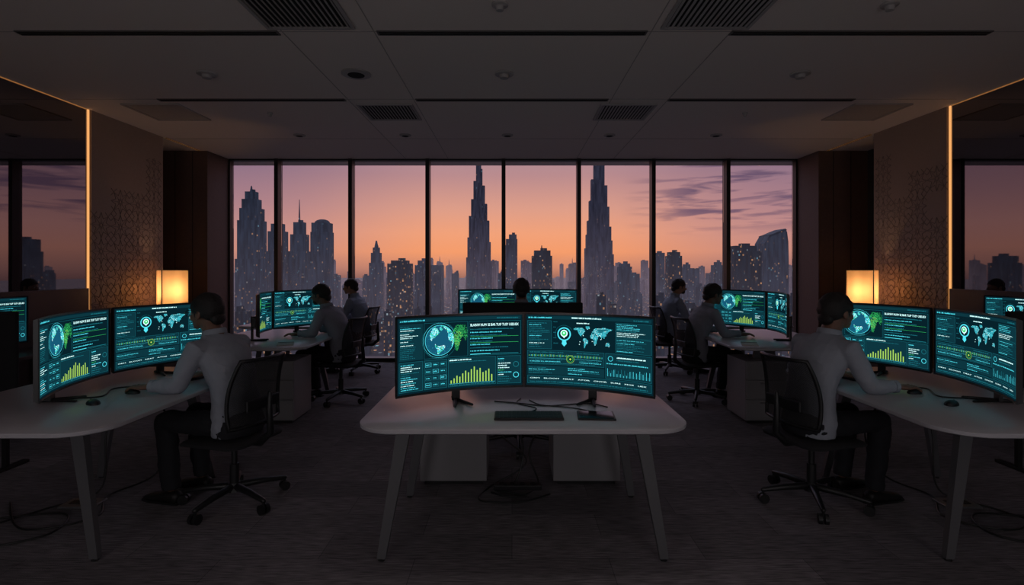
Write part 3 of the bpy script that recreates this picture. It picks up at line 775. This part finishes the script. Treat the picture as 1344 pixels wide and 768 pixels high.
def make_person(label, loc, rz, ns, sk, sh, vox, glasses=False, yaw=0, pitch=8, lean=0, beard=False, dz=0, hs=1.0, tw=1.0):
    t = thing('person', label, 'person', loc, R(rz))
    def L(p):
        p = V(p)
        if p.z > .5:
            h = p.z-.5; p.x += h*lean*(.45+1.1*h); p.z += dz*h-.10*lean*h
        return p
    arms = {}
    for s in (-1, 1):
        near = (s == ns)
        shd = L((.035, s*.180*tw, .985))
        elb = V((.135+lean*.3, s*.240*tw, .782)); wr = V((.345, s*(.30 if near else .12), .785))
        arms[s] = (shd, elb, wr)
    HM = Matrix.Translation(L((.055, 0, 1.09))) @ Euler((0, R(pitch), R(yaw))).to_matrix().to_4x4() @ Matrix.Diagonal((hs, hs, hs, 1)) @ Matrix.Translation((-.055, 0, -1.10))
    tor = [(-.03, .455, .11, .165), (-.025, .52, .118, .168), (-.025, .60, .110, .154), (-.03, .68, .104, .146), (-.028, .76, .106, .150), (-.014, .84, .116, .162), (.004, .91, .120, .174), (.016, .965, .110, .180), (.026, 1.005, .088, .162), (.036, 1.035, .068, .118), (.042, 1.06, .056, .078)]
    def torso(mb, e):
        mb.eloft([(L((c, 0, z)).x, 0, L((c, 0, z)).z, rx*(1+(tw-1)*.8)+e, ry*tw+e) for c, z, rx, ry in tor], n=24)
    b = MB(); torso(b, -.012)
    b.tube([L((.030, 0, 1.01)), L((.050, 0, 1.07)), HM @ V((.085, 0, 1.15))], [.060, .055*hs, .053*hs], n=16)
    for s in (-1, 1):
        a, e, w = arms[s]
        b.tube([L((.03, s*.10, 1.0)), a, (a+e)/2, e], [.043, .047, .040, .034], n=14, round_=True)
        b.tube([e, e.lerp(w, .35), w], [.035, .036, .024], n=14, round_=True)
        h0 = V((-.02, s*.085, .515)); k = V((.43, s*.115, .515)); an = V((.38, s*.12, .10))
        b.tube([h0, h0.lerp(k, .5), k], [.070, .062, .050], n=14, round_=True)
        b.tube([k, k.lerp(an, .3), an], [.048, .045, .031], n=14, round_=True)
        d = V((1, -s*(.05 if s != ns else -.12), -.06)).normalized()
        b.ell(w+d*.048+V((0, 0, -.004)), (.052, .037, .017), rot=(0, 0, math.atan2(d.y, d.x)))
    hd = MB()
    hd.ell((.093, 0, 1.222), (.096, .076, .088)).ell((.118, 0, 1.175), (.072, .060, .075)).ell((.148, 0, 1.135), (.042, .040, .030))
    hd.ell((.172, 0, 1.116), (.018, .021, .016)).ell((.172, 0, 1.226), (.016, .048, .012))
    hd.tube([(.182, 0, 1.213), (.200, 0, 1.190), (.212, 0, 1.174)], [.008, .011, .012], n=10, round_=True)
    for s in (-1, 1):
        hd.ell((.198, s*.011, 1.172), (.011, .009, .008), n=12).ell((.152, s*.038, 1.172), (.028, .020, .022), n=12)
        hd.ell((.083, s*.078, 1.190), (.019, .009, .032), rot=(0, R(-12), 0), n=14)
    hd.ell((.188, 0, 1.152), (.010, .022, .006), n=12).ell((.185, 0, 1.142), (.010, .020, .006), n=12)
    hd.xf(HM)
    b.merge(hd.bm)
    me = remesh(b, vox, 2)
    f = MB(); f.bm.from_mesh(me); bpy.data.meshes.remove(me)
    for s in (-1, 1):
        a, e, w = arms[s]
        d = V((1, -s*(.05 if s != ns else -.12), -.06)).normalized(); side = V((-d.y, d.x, 0)).normalized()*(-s)
        for i, ln in enumerate((.072, .080, .074, .058)):
            o = w+d*.070+side*(.027-.018*i)+V((0, 0, -.004))
            k1 = o+d*ln*.45+side*(.003-.002*i)+V((0, 0, .006)); k2 = k1+d*ln*.38+V((0, 0, -.010)); k3 = k2+d*ln*.25+V((0, 0, -.012))
            f.tube([o, k1, k2, k3], [.0092, .0086, .0078, .0066], n=10, round_=True)
        o = w+d*.022+side*.026+V((0, 0, -.008)); k1 = o+d*.032+side*.024+V((0, 0, -.003)); k2 = k1+d*.030+side*.004+V((0, 0, -.006))
        f.tube([o, k1, k2], [.012, .0105, .008], n=10, round_=True)
    me = bpy.data.meshes.new('body'); f.bm.to_mesh(me); f.bm.free()
    link(me, 'body', sk, t)
    sm = MB(); torso(sm, .006)
    sm.eloft([(L((c, 0, z)).x, 0, L((c, 0, z)).z, r, r2) for c, z, r, r2 in ((.030, 1.02, .078, .102), (.040, 1.052, .065, .071), (.048, 1.078, .062*hs, .063*hs))])
    for s in (-1, 1):
        a, e, w = arms[s]
        sm.tube([L((.03, s*.09, .99)), a, a.lerp(e, .35), a.lerp(e, .75), e], [.056, .063*tw, .058*tw, .051*tw, .049], n=18, round_=True)
        sm.tube([e, e.lerp(w, .3), e.lerp(w, .65), e.lerp(w, .93)], [.049, .049, .042, .035], n=18)
    link(remesh(sm, max(vox, .0070), 6, .009, random.random()*9), 'shirt', sh, t)
    cf = MB()
    cb = L((.046, 0, 1.070))
    cf.loft([[cb+V((.060*hs*k*math.cos(q)+dx, .062*hs*k*math.sin(q), z+.012*math.cos(q)*-1)) for q in [2*math.pi*i/20 for i in range(20)]] for k, z, dx in ((1.14, -.010, 0), (1.06, .018, .003), (.98, .022, .003))], cap=False)
    cf.build('collar', sh, t, True)
    for s in (-1, 1):
        a, e, w = arms[s]
        MB().tube([e.lerp(w, .82), e.lerp(w, .97)], [.040, .037], n=16).build('cuff', sh, t, 'auto')
    tr = MB()
    tr.eloft([(-.03, 0, .448, .12, .17), (-.03, 0, .49, .135, .178), (-.03, 0, .55, .126, .170), (-.028, 0, .60, .115, .158)])
    for s in (-1, 1):
        h0 = V((-.02, s*.088, .522)); k = V((.43, s*.115, .520)); an = V((.38, s*.12, .09))
        tr.tube([h0, h0.lerp(k, .5), k], [.082, .074, .063], n=16, round_=True)
        tr.tube([k, k.lerp(an, .35), an], [.062, .062, .054], n=16, round_=False)
    link(remesh(tr, max(vox, .0095), 4, .009, random.random()*9), 'trousers', M['trouser'], t)
    for s in (-1, 1):
        y = s*.12
        S = MB(); secs = ((.345, .045, .030, .070), (.37, .05, .036, .082), (.42, .052, .038, .078), (.49, .044, .042, .060), (.55, .036, .044, .048), (.60, .028, .034, .036), (.622, .02, .018, .022))
        rings = []
        for x, zc, hw, top in secs:
            rings.append([V((x-.03, y+hw*math.cos(q), max(.002, zc+(top-zc if math.sin(q) > 0 else zc)*math.sin(q)))) for q in [2*math.pi*i/16 for i in range(16)]])
        S.loft(rings)
        sh_ = S.build('shoe', M['shoe'], t, True)
        MB().loft([[V((x-.03, y_, z)) for x, y_ in [(.335, y-.03), (.335, y+.03), (.42, y+.040), (.55, y+.046), (.62, y+.03), (.632, y), (.62, y-.03), (.55, y-.046), (.42, y-.040)]] for z in (.001, .014)]).build('sole', M['black'], sh_)
    hb = bmesh.new(); bmesh.ops.create_uvsphere(hb, u_segments=40, v_segments=28, radius=1)
    bmesh.ops.scale(hb, vec=(.105, .085, .098), verts=hb.verts); bmesh.ops.translate(hb, vec=(.086, 0, 1.224), verts=hb.verts)
    for v in hb.verts:
        q = noise.noise(v.co*32)*.006+noise.noise(v.co*90)*.003
        v.co += (v.co-V((.086, 0, 1.224))).normalized()*q
    bmesh.ops.bisect_plane(hb, geom=hb.verts[:]+hb.edges[:]+hb.faces[:], plane_co=(.05, 0, 1.165), plane_no=V((-.60, 0, 1)).normalized(), clear_inner=True)
    bmesh.ops.holes_fill(hb, edges=[e for e in hb.edges if e.is_boundary])
    hm = MB(); hm.merge(hb)
    for s in (-1, 1): hm.ell((.108, s*.070, 1.200), (.012, .008, .026), n=10)
    hm.ell((.012, 0, 1.165), (.030, .052, .040), n=14)
    hm.xf(HM).build('hair', M['hair'], t, True)
    if beard:
        MB().ell((.150, 0, 1.133), (.045, .047, .030), n=20).xf(HM).build('beard', M['hair'], t, True)
    for s in (-1, 1):
        e_ = MB().ell((.176, s*.030, 1.200), (.010, .012, .009), n=14).xf(HM).build('eye', M['eye'], t, True)
        MB().ell((.184, s*.030, 1.200), (.004, .006, .006), n=10).xf(HM).build('iris', M['black'], e_, True)
    if glasses:
        g = MB()
        for s in (-1, 1):
            c = V((.200, s*.032, 1.200))
            g.tube([c+V((0, .024*math.cos(q), .018*math.sin(q))) for q in [2*math.pi*i/20 for i in range(22)]], .0022, n=6)
            g.tube([c+V((0, s*.024, .004)), (.17, s*.076, 1.206), (.08, s*.087, 1.204)], .0022, n=6)
        g.tube([(.201, -.009, 1.202), (.201, .009, 1.202)], .002, n=6)
        g.xf(HM).build('glasses', M['black'], t, True)
    return t
pos = {k: (x, y, a) for k, x, y, a, l in CP}
def person(k, label, ns, sk, sh, vox, **kw): make_person(label, (pos[k][0], pos[k][1], 0), pos[k][2], ns, sk, sh, vox, **kw)
person('LN', 'person in white shirt and glasses typing at the near left desk', 1, SK[1], SH[0], .0065, glasses=True, lean=.18, pitch=2, dz=.04, hs=1.08, tw=1.02)
person('RN', 'person in white shirt with one hand on a mouse at the near right desk', -1, SK[1], SH[0], .0065, lean=.16, pitch=0, dz=.04, hs=1.08, tw=1.06)
person('LM', 'person in grey shirt leaning over the far left desk', 1, SK[1], SH[1], .009, lean=.22, pitch=8, beard=True, dz=.03, hs=1.06, tw=1.04)
person('RM', 'person in grey shirt working at the far right desk', -1, SK[1], SH[1], .009, lean=.14, pitch=8, dz=.03, hs=1.06, tw=1.04)
person('LF', 'person in pale blue shirt seated farthest left by the windows', 1, SK[2], SH[2], .009, lean=.06, pitch=6, dz=.08)
person('RF', 'person in pale blue shirt seated farthest right by the windows', -1, SK[2], SH[2], .009, lean=.06, pitch=6, dz=.08, beard=True)
person('CC', 'person seen from behind at the back centre desk, only head visible', 1, SK[1], SH[1], .010, lean=.02, pitch=2, dz=.12, hs=1.08)

# ------------------------------------------------------------ desk items
def make_keyboard(label, loc, rz):
    t = thing('keyboard', label, 'keyboard', loc, rz)
    MB().box((0, 0, .007), (.35, .135, .012), b=.004).build('body', M['black'], t)
    k = MB()
    for r in range(5):
        for c in range(16):
            if r == 0 and 4 < c < 10: continue
            k.box((-.160+c*.0213, -.050+r*.025, .014), (.0202, .0230, .003), b=.001, seg=1)
    k.box((-.011, -.050, .014), (.100, .022, .003))
    k.build('keys', M['keys'], t); return t
def at_person(k, fx, fy):
    x, y, a = pos[k]; c, s = math.cos(R(a)), math.sin(R(a))
    return (x+fx*c-fy*s, y+fx*s+fy*c, DZ)
kb = make_keyboard('black keyboard in front of the centre monitors', (.085, 2.72, DZ), R(0))
dup(kb, at_person('LN', .475, 0), R(164-90), 'black keyboard under the hands of the person with glasses')
dup(kb, at_person('RN', .475, 0), R(16-90), 'black keyboard under the hands of the nearest right person')
dup(kb, at_person('LM', .455, 0), R(168-90), 'black keyboard on the far left desk')
dup(kb, at_person('RM', .455, 0), R(12-90), 'black keyboard on the far right desk')
dup(kb, (.10, 6.13, DZ), R(0), 'black keyboard on the back centre desk')
def make_mouse(label, loc, rz):
    t = thing('mouse', label, 'mouse', loc, rz)
    b = MB().ell((0, 0, .004), (.050, .030, .024), n=20)
    bmesh.ops.bisect_plane(b.bm, geom=b.bm.verts[:]+b.bm.edges[:]+b.bm.faces[:], plane_co=(0, 0, 0), plane_no=(0, 0, 1), clear_inner=True)
    bmesh.ops.holes_fill(b.bm, edges=[e for e in b.bm.edges if e.is_boundary])
    b.build('body', M['black'], t, 'auto')
    MB().tube([(.028, -.003, .021), (.028, .003, .021)], [.007, .007], n=12).build('scroll_wheel', M['chrome'], t); return t
ms = make_mouse('black mouse in the hand of the person with glasses', at_person('LN', .455, .318), R(164))
dup(ms, at_person('RN', .455, -.318), R(16), 'black mouse in the hand of the nearest right person')
dup(ms, (-2.34, 2.98, DZ), R(150), 'spare black mouse lying below the outer near left monitor')
dup(ms, (2.44, 2.96, DZ), R(30), 'spare black mouse lying below the right edge monitor')
t = thing('tablet', 'black tablet lying right of the centre keyboard', 'tablet', (.43, 2.73, DZ), R(-4))
MB().box((0, 0, .005), (.19, .15, .010), b=.004).build('body', M['black'], t)
MB().box((0, 0, .0105), (.17, .13, .002)).build('screen', mat('tablet_glass', (.01, .012, .015), .1, var=.1), t)
t = thing('notepad', 'small paper pad on the far left desk', 'notepad', (-2.25, 5.30, DZ), R(20))
MB().box((0, 0, .005), (.15, .2, .010), b=.001).build('sheets', M['paper'], t); MB().box((0, .092, .0112), (.15, .018, .003)).build('binding', M['black'], t)
t = thing('notepad', 'small paper pad on the far right desk', 'notepad', (2.36, 5.30, DZ), R(-20))
MB().box((0, 0, .005), (.15, .2, .010), b=.001).build('sheets', M['paper'], t); MB().box((0, .092, .0112), (.15, .018, .003)).build('binding', M['black'], t)

def spl(P, n=10):
    P = [V(p) for p in P]; P = [P[0]]+P+[P[-1]]; out = []
    for i in range(1, len(P)-2):
        for k in range(n):
            t = k/n; a, b, c, d = P[i-1:i+3]
            out.append(.5*((2*b)+(-a+c)*t+(2*a-5*b+4*c-d)*t*t+(-a+3*b-3*c+d)*t**3))
    out.append(P[-2]); return out
def cable(P, lab, r=.0045, grp=None):
    o = MB().tube(spl(P), r, n=6).build('cable', M['cable'], None, True); tag(o, lab, 'cable', grp); return o
z = DZ+.004
cable([(-.10, 3.03, z), (.05, 2.98, z), (.20, 2.93, z), (.42, 2.98, z), (.52, 2.90, z)], 'thin black cable lying across the centre desk below the monitors', .0035)
cable([(.10, 3.06, z), (.16, 2.95, z), (.32, 2.89, z), (.42, 2.81, z)], 'thin black cable running to the tablet on the centre desk', .0032)
cable([(.09, 2.79, z), (.13, 2.88, z), (.03, 2.98, z), (.05, 3.10, z)], 'black keyboard cable on the centre desk', .0032)
cable([(.06, 3.60, DZ-.04), (.0, 3.7, .5), (.08, 3.72, .25), (.02, 3.66, .03), (-.12, 3.6, .008), (.10, 3.5, .008)], 'black cable hanging below the centre desk to the floor', .007)
cable([(.16, 3.60, DZ-.04), (.2, 3.72, .45), (.12, 3.76, .2), (.18, 3.66, .01), (.02, 3.48, .008), (-.14, 3.55, .008)], 'second black cable hanging below the centre desk to the floor', .007)
cable([(-.02, 3.60, DZ-.04), (-.10, 3.66, .40), (.10, 3.70, .16), (-.16, 3.62, .009), (-.20, 3.42, .009), (.05, 3.40, .009), (.25, 3.52, .009)], 'third looping cable hanging below the centre desk', .006)
for s, dx, n in ((-1, 0, 'left'), (1, .1, 'right')):
    X = lambda x: s*(x+dx)
    cable([(X(2.60), 3.60, DZ-.04), (X(2.75), 3.62, .4), (X(2.7), 3.5, .05), (X(2.9), 3.3, .007), (X(3.05), 3.0, .007), (X(2.85), 2.85, .007), (X(2.6), 3.0, .007), (X(2.75), 3.25, .007), (X(3.3), 3.1, .007)], 'black cable looping on the carpet under the near %s desk' % n, .006)
    cable([(X(2.50), 3.60, DZ-.04), (X(2.35), 3.7, .4), (X(2.5), 3.75, .06), (X(2.65), 3.5, .007), (X(2.5), 3.2, .007), (X(2.8), 3.05, .007), (X(3.2), 3.4, .007)], 'second black cable tangled on the carpet under the near %s desk' % n, .006)
    cable([(X(2.55), 3.1, z), (X(2.42), 3.15, z), (X(2.50), 3.35, z), (X(2.36), 3.42, z)], 'short black cable on top of the near %s desk' % n)
    t = thing('floor_box', 'metal floor outlet box under the near %s desk' % n, 'outlet', (X(2.72), 3.38, 0), 0)
    MB().box((0, 0, .008), (.22, .13, .016), b=.004).build('lid', M['chrome'], t)
    MB().box((0, 0, .018), (.14, .05, .004)).build('flap', M['black'], t)
t = thing('power_strip', 'dark power strip on the floor under the centre desk', 'power strip', (.04, 3.60, .012))
MB().box((0, 0, .016), (.32, .06, .032), b=.006).build('body', M['casing'], t)
for k in range(4): MB().tube([(-.11+.07*k, 0, .032), (-.11+.07*k, 0, .036)], [.018, .018], n=14).build('socket', M['slot'], t)

# ------------------------------------------------------------ city outside
GZ = -110
FP = []
def px(p, D): return (p-672)*D/700
def pz(y, D): return 1.5+(352-y)*D/700
struct(MB().box((0, 3200, GZ-1), (9000, 5800, 2)).build('ground_outside', M['cityground']))
def tower(name, label, D, prof, m, depth=.8, spire=None, cat='skyscraper', extra=None):
    c = (prof[0][0]+prof[0][1])/2
    t = thing(name, label, cat, (px(c, D), D, GZ), 0)
    W0 = px(prof[0][1], D)-px(prof[0][0], D); FP.append((px(c, D), D, W0/2, W0*depth/2))
    z0 = 0; mb = MB()
    for (a, b, y) in prof:
        z1 = pz(y, D)-GZ; w = px(b, D)-px(a, D); cx = (px(a, D)+px(b, D))/2-px(c, D)
        mb.box((cx, 0, (z0+z1)/2), (w, w*depth, z1-z0))
        for q in (-.5, -.17, .17, .5): mb.box((cx+q*w*.96, -w*depth/2, (z0+z1)/2), (w*.035, w*.04, z1-z0))
        z0 = z1
    mb.box((cx+w*.1, 0, z0+2), (w*.4, w*depth*.4, 4))
    mb.build('tower_body', CM[m], t)
    if spire:
        xs, y0, y1, r = spire; x = px(xs, D)-px(c, D)
        MB().tube([(x, 0, pz(y0, D)-GZ-2), (x, 0, pz(y1, D)-GZ)], [r, r*.3], n=8).build('spire', CM[m], t)
    if extra: extra(t, D, c)
    return t
tower('skyscraper', 'stepped tower with a crown, leftmost tall one in the windows', 900, [(315, 347, 340), (317, 345, 290), (319, 343, 274), (321, 340, 262), (324, 337, 252)], 'mid', spire=(330, 252, 244, 3))
tower('skyscraper', 'thin tower just left of the antenna tower', 1000, [(353, 377, 330), (355, 375, 304), (358, 372, 294)], 'mid')
tower('skyscraper', 'slim tower with a tall antenna in the second window', 950, [(382, 405, 330), (384, 403, 308), (387, 400, 292)], 'mid', spire=(393, 291, 262, 1.8))
def dome(t, D, c):
    MB().ell((0, 0, pz(293, D)-GZ), (px(432, D)-px(422, D), 10, 7)).build('dome', CM['mid'], t, True)
tower('skyscraper', 'round topped tower right of the antenna tower', 950, [(411, 435, 305), (412, 434, 293)], 'mid', extra=dome)
tower('skyscraper', 'narrow pointed tower in the third window', 1100, [(486, 502, 345), (488, 500, 332), (490, 498, 325)], 'mid', spire=(494, 326, 316, 5))
tower('office_block', 'wide block with lit windows beside the pointed tower', 900, [(511, 540, 346), (515, 536, 342)], 'near', cat='building')
tower('office_block', 'twin top block left of the first stepped supertall', 950, [(547, 581, 348), (549, 561, 342)], 'mid', cat='building')
def super_(c0, tiers, label, D, y1, off):
    """flat sided wings ending at staggered setbacks either side of a taller core"""
    t = thing('supertall_tower', label, 'skyscraper', (px(c0, D), D, GZ))
    FP.append((px(c0, D), D, 24*D/700, 24*D/700))
    mb = MB(); k = D/700; H = lambda y: pz(y, D)-GZ
    for side in (-1, 1, 0):
        z0 = 0
        for i, (hw, y) in enumerate(tiers):
            yy = y + (0 if side == -1 else (off if side == 1 else off*.5))
            r = hw*k; z1 = H(yy)
            if side:
                mb.box((side*r*.5, 0, (z0+z1)/2), (r, r*.9, z1-z0))
                mb.box((side*r*.72, -r*.47, (z0+z1)/2), (r*.10, r*.10, z1-z0))
            else:
                mb.box((0, -r*.5, (z0+z1)/2), (r*.7, r*.9, z1-z0))
            z0 = z1
    mb.build('tower_body', CM['burj'], t)
    w = tiers[-1][0]*k; z0 = H(tiers[-1][1])
    MB().tube([(0, 0, z0-2), (0, 0, H((tiers[-1][1]+y1)/2)), (0, 0, H(y1))], [w*.6, w*.45, .6], n=8).build('spire', CM['burj'], t)
super_(629, [(16.6, 338), (15, 312), (13.2, 284), (10.4, 262), (7.4, 238), (4.2, 216), (2.6, 195)], 'slender stepped supertall tower in the fourth window', 1250, 150, 6)
super_(786, [(18.2, 326), (16.6, 308), (15.2, 290), (12.8, 264), (10.4, 236), (7, 205)], 'stepped supertall tower with a thicker top in the sixth window', 1100, 150, 8)
tower('skyscraper', 'slender tower with sloped top right of the first supertall', 1100, [(661, 679, 322), (664, 679, 314), (668, 678, 308)], 'mid')
tower('office_block', 'lit rectangular tower in the fifth window', 900, [(698, 724, 336), (701, 722, 329)], 'near', cat='building', spire=(711, 330, 322, 2))
tower('office_block', 'short tower right of the second supertall', 950, [(811, 828, 350), (813, 826, 346)], 'mid', cat='building')
tower('office_block', 'paler block at the left of the seventh window', 1200, [(857, 871, 332)], 'mid', cat='building')
tower('office_block', 'tower with bright lit top in the seventh window', 1000, [(875, 893, 336), (877, 891, 331)], 'near', cat='building')
tower('office_block', 'lower block behind the farthest right person', 1100, [(894, 915, 352), (897, 905, 347)], 'mid', cat='building')
tower('office_block', 'narrow block left of the wide right tower', 1100, [(935, 949, 348), (938, 946, 344)], 'mid', cat='building')
tower('office_block', 'wide lit block left of the curved right tower', 850, [(958, 993, 330), (960, 988, 323)], 'near', cat='building')
tower('office_block', 'tower seen only as a reflection in the left dark glass wall', 900, [(1288, 1312, 330), (1290, 1310, 314)], 'mid', cat='building')
tower('office_block', 'tower seen only as a reflection in the right dark glass wall', 900, [(20, 46, 345), (22, 42, 336)], 'mid', cat='building')
def sail():
    D = 900; t = thing('curved_tower', 'tower with a curved sail shaped roof, rightmost in the windows', 'skyscraper', (px(1011, D), D, GZ))
    k = D/700; w0, w1 = -17*k, 17*k; FP.append((px(1011, D), D, 24, 24))
    prof = [(w0, 0), (w1, 0), (w1, pz(340, D)-GZ), (w1-.5*k, pz(318, D)-GZ), (w1-2*k, pz(306, D)-GZ), (w1-4*k, pz(301, D)-GZ), (w1-12*k, pz(304, D)-GZ), (w0+9*k, pz(310, D)-GZ), (w0+3*k, pz(320, D)-GZ)]
    MB().loft([[V((x, y, z)) for x, z in prof] for y in (-18, 18)]).build('tower_body', CM['mid'], t)
    MB().loft([[V((x, y, z)) for x, z in [(w1-4*k, pz(302, D)-GZ), (w1-3*k, pz(303, D)-GZ), (w0+9*k, pz(312, D)-GZ), (w0+9*k, pz(309.5, D)-GZ)]] for y in (-20, 20)]).build('roof_edge', CM['near'], t)
sail()
random.seed(5)
G = 'low city blocks spread below the towers'
made = 0; tries = 0
while made < 290 and tries < 9000:
    tries += 1
    D = random.choice([620, 680, 760, 860, 980, 1150, 1400, 1700, 2100, 2600])*random.uniform(.95, 1.05)
    if made < 46: p = random.choice((random.uniform(0, 270), random.uniform(1075, 1344)))
    elif made < 90: p = random.uniform(290, 1060); D = random.uniform(1500, 2800)
    else: p = random.uniform(280, 1065)
    top = random.uniform(385, 440) if D < 900 else (random.uniform(358, 394) if D < 1500 else random.uniform(340, 370))
    w = random.uniform(7, 17)*D/700*(1 if D < 1500 else .6); dp = w*random.uniform(.6, 1.1)
    x = px(p, D); h = max(12, pz(top, D)-GZ)
    if any(abs(x-a) < w/2+c_+3 and abs(D-b_) < dp/2+d_+3 for a, b_, c_, d_ in FP): continue
    FP.append((x, D, w/2, dp/2)); made += 1
    mb = MB(); mb.box((0, 0, h/2), (w, dp, h))
    mb.box((random.uniform(-.2, .2)*w, 0, h+1.5), (w*.4, dp*.4, 3))
    if random.random() < .4: mb.box((random.choice((-.28, .28))*w, 0, h+3), (w*.3, dp*.8, 6))
    if random.random() < .15: mb.tube([(0, 0, h), (0, 0, h+12*D/1000)], [1.2*D/1000, .4], n=6)
    o = mb.build('city_block', CM['near' if D < 900 else ('mid' if D < 1400 else 'far')])
    o.location = (x, D, GZ)
    tag(o, 'low city block among many below the skyline towers', 'building', G)

# ------------------------------------------------------------ world
w = bpy.data.worlds.new('World'); bpy.context.scene.world = w; w.use_nodes = True
nt = w.node_tree; nt.nodes.clear(); N = nt.nodes.new; K = nt.links.new
o = N('ShaderNodeOutputWorld'); bg = N('ShaderNodeBackground'); tc = N('ShaderNodeTexCoord'); sp = N('ShaderNodeSeparateXYZ')
K(tc.outputs['Generated'], sp.inputs[0])
def ramp(st):
    r = N('ShaderNodeValToRGB'); e = r.color_ramp.elements
    while len(e) < len(st): e.new(.5)
    for i, (p, c) in enumerate(st): e[i].position = p; e[i].color = (*c, 1)
    return r
mr = N('ShaderNodeMapRange'); mr.inputs['From Min'].default_value = -.1; mr.inputs['From Max'].default_value = .4
K(sp.outputs[2], mr.inputs['Value'])
f = lambda z: (z+.1)/.5
r1 = ramp([(0, (.04, .03, .045)), (f(-.03), (.17, .085, .08)), (f(0), (.64, .25, .15)), (f(.03), (.93, .34, .15)), (f(.065), (.90, .365, .195)), (f(.11), (.74, .345, .25)), (f(.17), (.50, .265, .27)), (f(.26), (.32, .25, .33)), (1, (.58, .58, .80))])
r2 = ramp([(0, (.04, .03, .045)), (f(-.03), (.10, .06, .08)), (f(0), (.38, .18, .16)), (f(.03), (.60, .265, .205)), (f(.065), (.56, .27, .245)), (f(.11), (.42, .22, .245)), (f(.17), (.28, .17, .235)), (f(.26), (.25, .21, .32)), (1, (.58, .58, .80))])
K(mr.outputs[0], r1.inputs[0]); K(mr.outputs[0], r2.inputs[0])
ab = N('ShaderNodeMath'); ab.operation = 'ABSOLUTE'; K(sp.outputs[0], ab.inputs[0])
m2 = N('ShaderNodeMapRange'); m2.inputs['From Min'].default_value = .10; m2.inputs['From Max'].default_value = .48; m2.interpolation_type = 'SMOOTHSTEP'
K(ab.outputs[0], m2.inputs['Value'])
mx = N('ShaderNodeMix'); mx.data_type = 'RGBA'; K(m2.outputs[0], mx.inputs[0]); K(r1.outputs[0], mx.inputs[6]); K(r2.outputs[0], mx.inputs[7])
mp = N('ShaderNodeMapping'); mp.inputs['Scale'].default_value = (3.2, 3.2, 30); mp.inputs['Rotation'].default_value = (0, R(-3), 0); K(tc.outputs['Generated'], mp.inputs[0])
nz = N('ShaderNodeTexNoise'); nz.inputs['Scale'].default_value = 2.2; nz.inputs['Detail'].default_value = 9; nz.inputs['Distortion'].default_value = .5; K(mp.outputs[0], nz.inputs['Vector'])
m3 = N('ShaderNodeMapRange'); m3.inputs['From Min'].default_value = .48; m3.inputs['From Max'].default_value = .59; K(nz.outputs['Fac'], m3.inputs['Value'])
m4 = N('ShaderNodeMapRange'); m4.inputs['From Min'].default_value = .20; m4.inputs['From Max'].default_value = .32; m4.inputs['To Min'].default_value = .0; m4.inputs['To Max'].default_value = .88; K(sp.outputs[0], m4.inputs['Value'])
m5 = N('ShaderNodeMapRange'); m5.inputs['From Min'].default_value = .055; m5.inputs['From Max'].default_value = .10; K(sp.outputs[2], m5.inputs['Value'])
a1 = N('ShaderNodeMath'); a1.operation = 'MULTIPLY'; K(m3.outputs[0], a1.inputs[0]); K(m4.outputs[0], a1.inputs[1])
a2 = N('ShaderNodeMath'); a2.operation = 'MULTIPLY'; K(a1.outputs[0], a2.inputs[0]); K(m5.outputs[0], a2.inputs[1])
mc = N('ShaderNodeMix'); mc.data_type = 'RGBA'; K(a2.outputs[0], mc.inputs[0]); K(mx.outputs[2], mc.inputs[6]); mc.inputs[7].default_value = (.13, .08, .14, 1)
K(mc.outputs[2], bg.inputs[0]); bg.inputs[1].default_value = 1.0; K(bg.outputs[0], o.inputs[0])

# added fill lights: unseen spots over the desks, two soft points behind the camera
def spot(x, y, e, ang=75, col=(1, .88, .86)):
    L = bpy.data.lights.new('desk_fill', 'SPOT'); L.energy = e; L.color = col; L.spot_size = R(ang); L.spot_blend = .9; L.shadow_soft_size = .06
    ob = bpy.data.objects.new('desk_fill', L); C.objects.link(ob); ob.location = (x, y, CH-.03)
spot(.1, 2.2, 12, 58)
spot(-2.3, 2.6, .9); spot(2.4, 2.6, .9)
for x in (-2.3, 2.3):
    L = bpy.data.lights.new('rear_fill', 'POINT'); L.energy = 54; L.color = (.97, .92, .95); L.shadow_soft_size = 1.0
    ob = bpy.data.objects.new('rear_fill', L); C.objects.link(ob); ob.location = (x, -1.9, 1.02)

# ------------------------------------------------------------ camera
cd = bpy.data.cameras.new('camera'); cd.sensor_width = 36; cd.lens = 700/1344*36; cd.shift_y = -32/1344; cd.clip_end = 12000; cd.clip_start = .05
co = bpy.data.objects.new('camera', cd); C.objects.link(co); co.location = (0, 0, 1.5); co.rotation_euler = (R(90), 0, 0)
bpy.context.scene.camera = co
